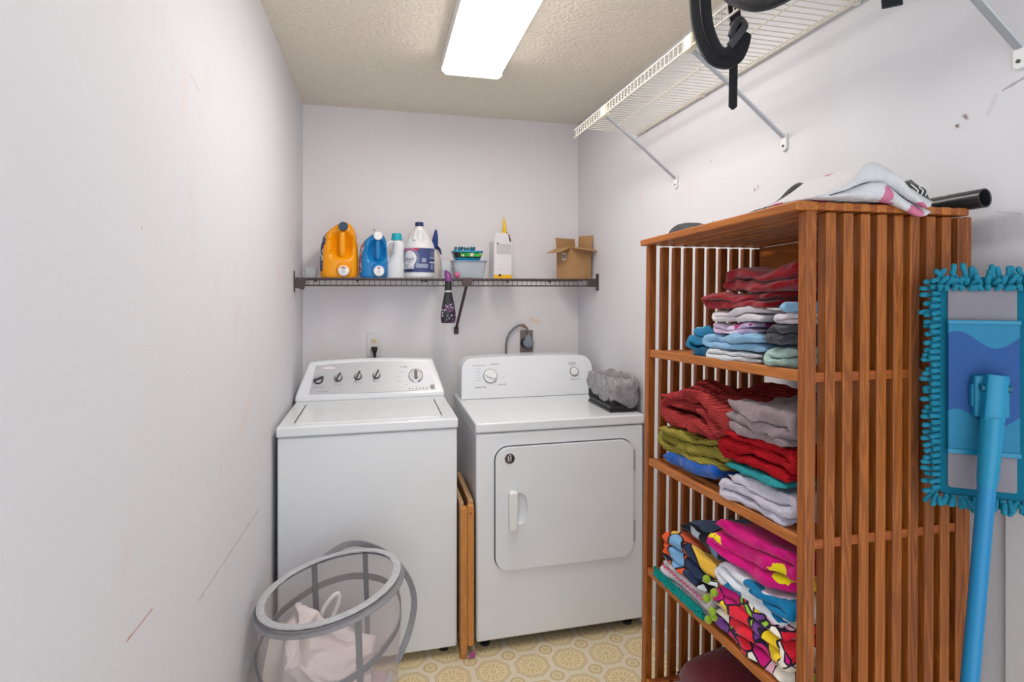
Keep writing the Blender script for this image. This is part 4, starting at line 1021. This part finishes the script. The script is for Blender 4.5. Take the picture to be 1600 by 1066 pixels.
def clear_mat(name, c, alpha):
    g = G(name); g.set(rgb(*c), .18, spec=.5); g.fade(alpha); return g.m
m_clear = clear_mat('clear plastic', (214, 220, 226), .34)
def tub(name, label, cat, cx, cy, w0, d0, w1, d1, h, mat, rim=True, lidm=None):
    t = thing(name, label, cat, (cx, cy, ZT))
    th = .0015
    rg = [se_ring(cx, cy, ZT, w0*.9, d0*.9, 5, 40), se_ring(cx, cy, ZT+.001, w0, d0, 5, 40), se_ring(cx, cy, ZT+h, w1, d1, 5, 40), se_ring(cx, cy, ZT+h, w1-2*th, d1-2*th, 5, 40), se_ring(cx, cy, ZT+.004, w0-2*th, d0-2*th, 5, 40)]
    MB().loft(rg).build('bowl', mat, t, angle=50)
    if rim:
        MB().loft([se_ring(cx, cy, ZT+h-.004, w1+.006, d1+.006, 5, 40), se_ring(cx, cy, ZT+h+.003, w1+.008, d1+.008, 5, 40), se_ring(cx, cy, ZT+h+.004, w1-.01, d1-.01, 5, 40)]).build('lid', lidm or mat, t, angle=50)
    return t
tub('storage_container', 'clear plastic food container with grey-blue lid under the turquoise tray', 'container', .452, 2.87, .155, .12, .178, .14, .088, clear_mat('frosted clear plastic', (205, 214, 222), .5), lidm=clear_mat('container lid', (140, 160, 184), .85))
tub('plastic_cup', 'clear plastic tub standing empty beside the bleach bottle', 'cup', .335, 2.86, .040, .04, .060, .06, .085, m_clear, rim=False)
tub('plastic_cup', 'small clear plastic cup at the far left end of the shelf', 'cup', -.330, 2.90, .055, .055, .066, .066, .050, m_clear, rim=False)
MB().lathe([(.001, -.016), (.012, -.011), (.016, 0), (.012, .011), (.001, .016)], (.385, 2.80, ZT+.016), 16).build('pink_ball', plain('pink soft plastic', (216, 110, 150), .5))
tag(bpy.data.objects['pink_ball'], 'small pink knob lying on the shelf beside the purple nozzle', 'ball')
# turquoise tray pack
t = thing('wipes_tray', 'turquoise tray with green label and cloths on top of the clear container', 'tray', (.44, 2.87, ZT+.093))
m_tt = plain('turquoise tray plastic', (20, 150, 190), .3); zb = ZT + .0935
def tray_ring(z, w, d): return se_ring(.446, 2.868, z, w, d, 6, 40)
MB().loft([tray_ring(zb, .120, .09), tray_ring(zb+.012, .135, .105)]).build('tray', m_tt, t, angle=40)
MB().loft([tray_ring(zb+.0122, .134, .104), tray_ring(zb+.040, .150, .120)]).build('body', M_black, t, angle=40)
MB().loft([tray_ring(zb+.0402, .158, .128), tray_ring(zb+.048, .160, .130), tray_ring(zb+.049, .146, .116)]).build('rim', m_tt, t, angle=40)
MB().box((.405, 2.868-.062, zb+.018), (.512, 2.868-.0535, zb+.036)).build('label', print_cloth('green package label', [(70, 170, 70), (40, 140, 60), (120, 200, 90), (220, 200, 190), (60, 160, 70)], 70, None, seed=2), t)
R2 = random.Random(5)
cr = MB()
for k in range(7):
    cx = .38 + .016*k
    cr.tube(smooth_path([(cx, 2.83, zb+.047), (cx-.006+.01*R2.random(), 2.85, zb+.058+.006*R2.random()), (cx+.01, 2.87, zb+.062+.006*R2.random()), (cx+.004, 2.90, zb+.050)], 4), [.005]*13, 8)
cr.tube([(.47, 2.84, zb+.05), (.462, 2.845, zb+.072)], [.006, .003], 8)
cr.build('scrubbing_cloth', m_teal_f, t)
# white box
t = thing('cardboard_box', 'tall narrow white box with yellow base stripe and open flap', 'box', (.625, 2.87, ZT))
M45 = Matrix.Translation((.625, 2.87, 0)) @ Matrix.Rotation(math.radians(10), 4, 'Z')
m_bx = plain('white box card', (226, 222, 226), .5); m_bs = plain('grey box side', (196, 194, 198), .5)
MB().box((-.050, -.035, ZT), (.050, .035, ZT+.195), M=M45).build('carton', m_bx, t, bevel=.001)
MB().box((-.0503, -.0358, ZT+.001), (.0503, -.035, ZT+.020), M=M45).build('yellow_stripe', plain('box yellow', (250, 190, 20), .5), t)
MB().prism([(-.040, ZT+.195), (.046, ZT+.195), (.040, ZT+.242), (-.034, ZT+.242)], -.012, -.010).xf(M45).build('flap', m_bx, t)
b = MB(); b.lathe([(.0068, 0), (.0068, -.0008), (.0035, -.0008), (.0035, 0)], (-.018, -.0362, ZT+.017), 20, 'Y'); b.xf(M45); b.build('logo_ring', M_black, t)
MB().box((-.036, -.0356, ZT+.128), (.046, -.035, ZT+.182), M=M45).build('grey_window', m_bs, t)
b = MB(); b.lathe([(.005, 0), (.005, -.0008)], (-.030, -.0362, ZT+.184), 16, 'Y'); b.xf(M45); b.build('seal_dot', plain('mauve dot', (120, 70, 90), .5), t)
b = MB()
for (x_, z_) in ((-.02, .045), (-.01, .05), (.0, .043), (.025, .05), (.033, .044)): b.box((x_, -.0357, ZT+z_), (x_+.007, -.035, ZT+z_+.006), M=M45)
b.build('printed_marks', plain('orange print', (240, 200, 150), .5), t)
# yellow tool behind the box
t = thing('putty_knife', 'yellow handled tool standing behind the white box', 'tool', (.668, 2.955, ZT))
MB().tube([(.668, 2.955, ZT), (.667, 2.955, ZT+.22), (.667, 2.955, ZT+.255), (.664, 2.955, ZT+.31), (.662, 2.955, ZT+.338)], [.006, .008, .013, .008, .003], 12).build('handle', plain('tool yellow', (250, 206, 20), .35), t)
MB().tube([(.655, 2.95, ZT+.245), (.672, 2.95, ZT+.262), (.690, 2.95, ZT+.24), (.702, 2.95, ZT+.195)], [.003, .004, .004, .005], 8).build('grip_arm', plain('brown grip', (98, 82, 66), .6), t)
# brown cardboard box
def card_mat():
    g = G('brown corrugated cardboard'); n = g.noise(8, 4).outputs[0]; w = g.node('ShaderNodeTexWave', {'Vector': g.co(), 'Scale': 90, 'Distortion': .4}, bands_direction='Z').outputs[1]
    c = g.mix(n, rgb(196, 156, 112), rgb(170, 128, 86)); g.set(g.mix(g.M('MULTIPLY', w, .12), c, rgb(140, 100, 64)), .8, spec=.2); g.bump(w, .12, .001); return g.m
m_card = card_mat()
box_t = thing('cardboard_box', 'open brown cardboard box with flaps up at the right end of shelf', 'box', (.985, 2.77, ZT), math.radians(19))
Wb, Db, Hb, th = .140, .125, .165, .003
def cb(b, name, parent=None, mat=None): return b.build(name, mat or m_card, parent or box_t, world=False)
b = MB(); b.box((0, 0, 0), (Wb, th, Hb)); b.box((0, Db-th, 0), (Wb, Db, Hb)); b.box((0, th, 0), (th, Db-th, Hb)); b.box((Wb-th, th, 0), (Wb, Db-th, Hb)); b.box((th, th, 0), (Wb-th, Db-th, th)); cb(b, 'carton')
def flap(pivot, axis, ang, size, name='flap', sh=0, off=(0, 0)):
    M = Matrix.Translation(pivot) @ Matrix.Rotation(ang, 4, axis); b = MB()
    if axis == 'X': vs = [(0, 0, 0), (size[0], 0, 0), (size[0]+sh, size[1], off[1]), (-sh, size[1], off[0])]
    else: vs = [(0, 0, 0), (0, size[0], 0), (size[1], size[0]+sh, off[1]), (size[1], -sh, off[0])]
    n = Vector((0, 0, -th)); V = [M @ Vector(v) for v in vs] + [M @ (Vector(v)+n) for v in vs]
    b.add(V, [(0, 1, 2, 3), (7, 6, 5, 4), (0, 4, 5, 1), (1, 5, 6, 2), (2, 6, 7, 3), (3, 7, 4, 0)]); return cb(b, name)
flap((0, 0, Hb), 'X', math.radians(-168), (Wb, .055), off=(0, .010), sh=.004)     # front flap folded out towards the room, slightly up
flap((0, 0, Hb), 'Y', math.radians(158), (Db, .075), sh=.0)                       # left flap drooping out
flap((0, Db, Hb), 'X', math.radians(82), (Wb*.95, .062))                          # back flap up
flap((Wb, 0, Hb), 'Y', math.radians(-78), (Db*.9, .075), off=(.0, .01))           # right flap up
b = MB(); b.box((-.0006, .045, .100), (0, .075, .140)); lb = cb(b, 'barcode_label', None, plain('white paper label', (230, 226, 222), .6))
b = MB()
for i in range(7): b.box((-.0010, .050+.003*i, .108), (-.0006, .0512+.003*i+.0006*(i % 2), .132))
cb(b, 'barcode', lb, M_inkd)

# spray bottle hanging by its trigger from the shelf front
t = thing('spray_bottle', 'black spray bottle with purple nozzle hanging from the front of shelf', 'bottle', (.331, 2.735, 1.30))
def blk_floral():
    g = G('black bottle with floral print'); x, y, z = g.xyz()
    v = g.node('ShaderNodeTexVoronoi', {'Vector': g.co(), 'Scale': 95}); r = g.node('ShaderNodeSeparateColor', {0: v.outputs['Color']}).outputs[0]
    k = g.M('MULTIPLY', g.M('GREATER_THAN', g.noise(26, 4, .7).outputs[0], .49), g.M('LESS_THAN', v.outputs['Distance'], .42))
    k = g.M('MULTIPLY', k, g.M('LESS_THAN', z, .098))
    c = g.mix(k, rgb(32, 32, 36), g.ramp(r, [(0, rgb(190, 190, 200)), (.5, rgb(190, 120, 190)), (.8, rgb(150, 70, 150))], 'CONSTANT')); g.set(c, .3); return g.m
ZB = 1.302
rings = [se_ring(.331 + (z)*.00, 2.735, ZB+z, w, w*.62, 2.5, 28) for z, w in ((0, .060), (.004, .070), (.02, .075), (.05, .074), (.09, .062), (.12, .048), (.14, .040), (.152, .036))]
MB().loft(rings).build('body', blk_floral(), t, angle=50)
MB().lathe([(.0185, 0), (.0190, .004), (.0190, .010)], (.331, 2.735, ZB+.152), 24).build('neck_ring', plain('pale ring', (190, 188, 196), .4), t)
MB().lathe([(.0175, 0), (.0175, .040), (.015, .046)], (.331, 2.735, ZB+.162), 20).build('collar', M_black, t)
rings = [se_ring(x_, y_, ZB+z, w, d, 2.4, 20) for z, w, d, x_, y_ in ((.202, .030, .034, .331, 2.737), (.22, .036, .044, .332, 2.742), (.24, .034, .046, .330, 2.748), (.256, .022, .036, .325, 2.752), (.262, .010, .02, .321, 2.754))]
MB().loft(rings).build('nozzle', plain('purple nozzle', (128, 62, 132), .25), t)
MB().tube([(.331, 2.755, ZB+.235), (.331, 2.785, ZB+.238), (.331, 2.795, ZB+.226)], [.010, .008, .004], 10).build('trigger', plain('purple nozzle', (128, 62, 132), .25), t)

# ============================================================ BASKET WITH PLASTIC BAG ON DRYER
ZD = .9285
t = thing('plastic_basket', 'small black slotted plastic basket on the right rear of the dryer', 'basket', (1.045, 2.38, ZD))
bx0, bx1, by0, by1 = .985, 1.105, 2.25, 2.50
b = MB(); b.box((bx0, by0, ZD), (bx1, by1, ZD+.006))
def fl(h): return .010*h/.11
def ringf(h, th_=.0): f = fl(h) - th_; return (bx0-f, bx1+f*.6, by0-f, by1+f)
for h0, h1 in ((.006, .030), (.075, .105)):
    a, c = ringf(h0), ringf(h1)
    for (p, q) in (((0, 2), (1, 2)), ((1, 2), (1, 3)), ((1, 3), (0, 3)), ((0, 3), (0, 2))):
        A = [(a[p[0]], a[p[1]], ZD+h0), (a[q[0]], a[q[1]], ZD+h0), (c[q[0]], c[q[1]], ZD+h1), (c[p[0]], c[p[1]], ZD+h1)]
        cen = Vector(((bx0+bx1)/2, (by0+by1)/2, 0)); n = (Vector(A[0])+Vector(A[1]))/2 - cen; n.z = 0; n = n.normalized()*.004; n = Vector((n.x if abs(n.x) > abs(n.y) else 0, n.y if abs(n.y) >= abs(n.x) else 0, 0))
        V = [Vector(v) for v in A] + [Vector(v)-n for v in A]
        b.add(V, [(0, 1, 2, 3), (7, 6, 5, 4), (0, 4, 5, 1), (1, 5, 6, 2), (2, 6, 7, 3), (3, 7, 4, 0)])
b.box((bx0-.006, by0-.006, ZD), (bx1+.004, by1+.006, ZD+.010))
b.build('basket_wall', M_black, t, bevel=.0015)
b = MB(); y = by0+.002
while y < by1:
    for xx in (bx0-.005, bx1+.002): b.tube([(xx, y, ZD+.028), (xx, y+.006, ZD+.052), (xx, y, ZD+.078)], .0035, 6)
    y += .018
x = bx0
while x < bx1:
    for yy in (by0-.005, by1+.005): b.tube([(x, yy, ZD+.028), (x, yy, ZD+.078)], .0035, 6)
    x += .02
b.build('basket_ribs', M_black, t)
def bag_mat():
    g = G('crinkled smoky plastic film'); n = g.noise(30, 5, .7, dist=.5).outputs[0]
    g.set(g.mix(n, rgb(130, 130, 138), rgb(222, 218, 222)), .22, spec=.7); g.bump(n, 1.0, .02); g.fade(g.M('MULTIPLY_ADD', n, .6, .48)); return g.m
b = MB(); rings = []
cx, cy = 1.043, 2.37
for i, (h, w, d) in enumerate(((.050, .140, .266), (.058, .148, .278), (.075, .155, .292), (.10, .160, .300), (.125, .160, .300), (.145, .152, .292), (.153, .138, .276), (.142, .118, .255), (.110, .108, .240), (.06, .09, .22))):
    ring = []
    for p in se_ring(cx, cy, ZD+h, w, d, 5.0, 96):
        q = p + noise.noise_vector(p*24)*.011 + noise.noise_vector(p*60)*.008
        if i < 3: q.z += .030*noise.noise(Vector((p.x*14, p.y*14, 2))) - .02*max(0, (2.34-p.y))/.1*max(0, (p.x-1.0)/.08)
        if 4 < i < 7: q.z += .010*noise.noise(Vector((p.x*40, p.y*40, 7)))
        q.z = max(q.z, ZD+.006); q.x = min(q.x, XR-.004); ring.append(q)
    rings.append(ring)
tag(b.loft(rings, cap=False).build('plastic_bag', bag_mat(), None, angle=180, fixn=False), 'crinkled smoky grey plastic bag lining the black basket', 'plastic bag')

# ============================================================ FOLDED WOODEN TABLE BETWEEN MACHINES
m_pine = wood_mat('honey pine', (216, 152, 82), (182, 114, 54), 'Z'); m_pine_y = wood_mat('honey pine lengthwise', (214, 176, 132), (176, 132, 88), 'Y')
t = thing('folded_wooden_table', 'folded honey-coloured wooden tray table slotted between washer and dryer', 'folding table', (.341, 2.3, 0))
MB().prism(rrect(.3125, .3395, .02, .600, .006, 3), 2.172, 2.202).build('leg', m_pine, t, bevel=.004)
MB().prism(rrect(.3405, .3670, .045, .606, .006, 3), 2.176, 2.202).build('leg', m_pine, t, bevel=.004)
MB().box((.3125, 2.203, .055), (.329, 2.56, .612)).build('side_board', m_pine_y, t, bevel=.003)
MB().box((.347, 2.203, .055), (.3675, 2.56, .618)).build('table_board', m_pine_y, t, bevel=.003)
MB().box((.330, 2.30, .30), (.346, 2.54, .56)).build('hinge_block', M_dark, t)
MB().lathe([(.0035, 0), (.0035, -.002)], (.352, 2.1765, .575), 12, 'Y').build('screw', plain('bronze screw', (110, 80, 50), .4, .6), t)
MB().prism(rrect(.3125, .334, 0, .021, .004, 3), 2.172, 2.20).build('rubber_foot', plain('amber foot', (190, 120, 50), .5), t, bevel=.003)
b = MB()
for k in range(4): b.tube(smooth_path([(.345+.004*k, 2.165+.004*k, .004+.002*k), (.352, 2.17, .012+.003*k), (.366, 2.172, .006+.004*k), (.370, 2.18+.004*k, .014)], 4), [.004]*13, 6)
tag(b.build('fabric_scrap', cloth('pink scrap', (205, 110, 160), 'felt', (150, 60, 110)), None), 'small crumpled pink scrap on floor between washer and dryer', 'cloth')
tag(bpy.data.objects['fabric_scrap'], kind='thing')

# ============================================================ POP-UP HAMPER
hc = Vector((-.150, 1.845, 0)); HR = .216
t = thing('laundry_hamper', 'pop-up mesh laundry hamper with grey rims in front of the washer', 'laundry hamper', (hc.x, hc.y, 0))
m_rim = G('grey nylon binding'); n_ = m_rim.noise(180, 3).outputs[0]; m_rim.set(m_rim.mix(n_, rgb(152, 152, 156), rgb(120, 120, 125)), .55, spec=.4); m_rim.bump(n_, .4, .002); m_rim = m_rim.m
m_rimt = G('light grey satin tape'); n_ = m_rimt.noise(70, 4, .6).outputs[0]; m_rimt.set(m_rimt.mix(n_, rgb(214, 215, 218), rgb(160, 161, 166)), .3, spec=.6); m_rimt.bump(n_, .6, .004); m_rimt = m_rimt.m
def mesh_mat():
    g = G('white net fabric'); n = g.noise(9, 3).outputs[0]
    g.set(g.mix(n, rgb(232, 222, 224), rgb(200, 192, 196)), .7, spec=.2)
    x, y, z = g.xyz(); ang = g.M('ARCTAN2', y, x)
    a = g.M('ABSOLUTE', g.M('SINE', g.M('MULTIPLY', ang, 420.0))); c = g.M('ABSOLUTE', g.M('SINE', g.M('MULTIPLY', z, 2100.0)))
    k = g.M('ADD', g.M('GREATER_THAN', a, .90), g.M('GREATER_THAN', c, .90), clamp=True)
    g.fade(g.M('MULTIPLY_ADD', k, .18, .20)); return g.m
def hp(a, f, off=0):       # point on the hamper wall: angle and height fraction
    # ring planes tilt progressively: rim tilted up to the right
    zt = .520 + .155*math.cos(a)*HR*1.0; z = zt*f
    r = HR + .004*math.sin(PI*f) + off - .012*(1-f)
    if f < 1: r += .006*noise.noise(Vector((math.cos(a)*2.2, math.sin(a)*2.2, f*4)))
    p = hc + Vector((r*math.cos(a), r*math.sin(a), z)); p.x = max(p.x, XL + .006 + off); return p
NA = 64
b = MB(); rows = [0.008, .1, .2, .3, .4, .5, .6, .7, .8, .9, 1.0]; vs = [hp(2*PI*k/NA, f) for f in rows for k in range(NA)]; fs = []
for i in range(len(rows)-1):
    for k in range(NA): j = (k+1) % NA; fs.append((i*NA+k, i*NA+j, (i+1)*NA+j, (i+1)*NA+k))
b.add(vs, fs).build('mesh_wall', mesh_mat(), t, fixn=False, angle=180)
rp = [hp(2*PI*k/NA, 1.0) for k in range(NA)]
rim = MB().tube([p + Vector((0, 0, -.010)) for p in rp], 1, 10, True, flat=(.030, .005), normal=[(p-hc).normalized() for p in rp]).build('rim', m_rim, t)
rt = [hp(2*PI*k/NA, 1.0, -.010) + Vector((0, 0, .006 + .002*noise.noise(Vector((k*.9, 0, 0))))) for k in range(NA)]
MB().tube(rt, 1, 10, True, flat=(.007, .024), normal=[Vector((math.cos(2*PI*k/NA), math.sin(2*PI*k/NA), 0)) for k in range(NA)]).build('rim_tape', m_rimt, rim)
def ring2(a): 
    p = hp(a, .62); z = .385 + .040*math.cos(a) + .045*math.sin(a); q = hp(a, z/.52, .003); q.z = z; return q
r2 = [ring2(2*PI*k/NA) for k in range(NA)]
MB().tube(r2, 1, 8, True, flat=(.024, .004), normal=[Vector((math.cos(2*PI*k/NA), math.sin(2*PI*k/NA), 0)) for k in range(NA)]).build('middle_band', m_rim, t)
r3 = [hp(2*PI*k/NA, .01, .002) + Vector((0, 0, .010)) for k in range(NA)]
MB().tube(r3, 1, 8, True, flat=(.022, .004), normal=[Vector((math.cos(2*PI*k/NA), math.sin(2*PI*k/NA), 0)) for k in range(NA)]).build('bottom_band', m_rim, t)
for ang, f0 in ((-66, .62), (110, .15), (62, .2)):
    a = math.radians(ang); pts = [hp(a + .10*(1-f)*(1 if ang < 0 else -1), f, .002 if ang < 0 else -.002) for f in [f0 + (1-f0)*i/8 for i in range(9)]]
    MB().tube(pts, 1, 8, flat=(.020, .003), normal=Vector((math.cos(a), math.sin(a), 0))).build('side_strap', m_rim, t)
# side hoop (carry loop) standing out to the right
hoop = smooth_path([hp(math.radians(104), .985, .004), hc+Vector((.025, .226, .546)), hc+Vector((.10, .218, .545)), hc+Vector((.185, .19, .508)), hc+Vector((.246, .15, .445)), hc+Vector((.268, .12, .38)), hc+Vector((.256, .09, .31)), hc+Vector((.226, .05, .255)), hc+Vector((.205, .03, .225))])
MB().tube(hoop, 1, 8, flat=(.022, .004), normal=Vector((-.35, -.93, .1))).build('carry_loop', m_rim, t)
MB().tube([hp(math.radians(-30), .52, .004), hp(math.radians(-36), .50, .006), hp(math.radians(-44), .47, .006), hp(math.radians(-48), .48, .004)], 1, 8, flat=(.030, .003), normal=Vector((.7, -.7, 0))).build('care_tag', m_rimt, t)
# laundry inside
def q0(p, k): return Vector((p.x*k, p.y*k, p.z*k))
def heap(name, label, cat, c, rx, ry, h, mat, seed, amp=.03, z0=.012, fold=.0, slope=0.0):
    b = MB(); n, m = 110, 70; vs = []; fs = []
    for i in range(m+1):
        for k in range(n):
            a = 2*PI*k/n; f = i/m
            if f < .5: r = .88 + .12*math.sin(PI*f); z = h*.75*f*1.2
            else: g_ = (f-.5)/.5; r = math.cos(g_*PI/2)**.8; z = h*.45 + h*.55*math.sin(g_*PI/2)
            p = Vector((rx*r*math.cos(a), ry*r*math.sin(a), z))
            d = noise.noise_vector(p*7 + Vector((seed*3, 0, 0)))*amp + noise.noise_vector(Vector((p.x*14, p.y*14, p.z*34)) + Vector((0, seed*2, 0)))*amp*.45
            d += noise.noise_vector(Vector((p.x*9 + p.z*20, p.y*9, p.z*42)) + Vector((5, 2, seed)))*amp*.25
            rg_ = noise.noise(Vector((p.x*7 + seed, p.y*7, p.z*26 + p.x*10))); d -= Vector((math.cos(a), math.sin(a), 0))*(abs(rg_)**.7)*amp*.75
            d += noise.noise_vector(q0(p, 30))*amp*.10
            d.z += slope*p.x*(p.z/h if h else 0)
            q = Vector(c) + p + d; q.z = max(q.z, z0)
            rad = Vector((q.x-hc.x, q.y-hc.y)); lim = HR - .024
            if rad.length > lim: rad = rad.normalized()*lim; q.x, q.y = hc.x+rad.x, hc.y+rad.y
            q.x = max(q.x, XL+.02); vs.append(q)
    for i in range(m):
        for k in range(n): j = (k+1) % n; fs.append((i*n+k, i*n+j, (i+1)*n+j, (i+1)*n+k))
    fs.append(tuple(range(n))); b.add(vs, fs); return tag(b.build(name, mat, None, angle=180), label, cat)
heap('laundry_garment', 'white crumpled garment heaped inside the mesh hamper', 'clothing', (-.175, 1.83, .17), .155, .165, .25, cloth('off-white cotton', (238, 226, 224), 'felt', (214, 200, 202)), 2, amp=.055, slope=-.45)
heap('laundry_garment', 'pale pink garment at the bottom of the mesh hamper', 'clothing', (-.13, 1.80, .0), .185, .17, .23, print_cloth('pale pink print', [(232, 206, 212), (236, 214, 218), (214, 150, 170), (238, 222, 224)], 16, None, seed=7), 5, amp=.03)
# shirt back draped upright at the left inside
b = MB(); vs = []; fs = []; n, m = 16, 18
for s in (0, 1):
    for i in range(n+1):
        for j in range(m+1):
            u, v = i/n, j/m; x = -.325 + .125*u - .02*(1-v); y = 1.735 + .03*math.sin(u*5) - .028*u + .06*v; z = .18 + .25*v + .012*math.sin(u*9)*v
            p = Vector((x, y + .005*s, z)) + noise.noise_vector(Vector((x*16, y*16, z*10)))*.008; vs.append(p)
o2 = (n+1)*(m+1)
for i in range(n):
    for j in range(m):
        a = i*(m+1)+j; fs += [(a, a+1, a+m+2, a+m+1), (o2+a, o2+a+m+1, o2+a+m+2, o2+a+1)]
b.add(vs, fs); tag(b.build('laundry_garment', cloth('cream cotton', (236, 224, 214), 'felt', (214, 200, 190)), None, angle=180, fixn=False), 'cream perforated garment folded up against the left of the hamper', 'clothing')
b = MB(); b.tube(smooth_path([hc+Vector((-.045, .0, .36)), hc+Vector((-.03, .02, .425)), hc+Vector((-.005, .03, .462)), hc+Vector((.020, .035, .475)), hc+Vector((.020, .03, .445)), hc+Vector((.0, .02, .40)), hc+Vector((-.01, .0, .35))]), [.007]*37, 8)
tag(b.build('garment_strap', cloth('white strap cotton', (236, 230, 230), 'felt', (210, 204, 206)), None), 'white looped cloth strap sticking up from the laundry', 'clothing')
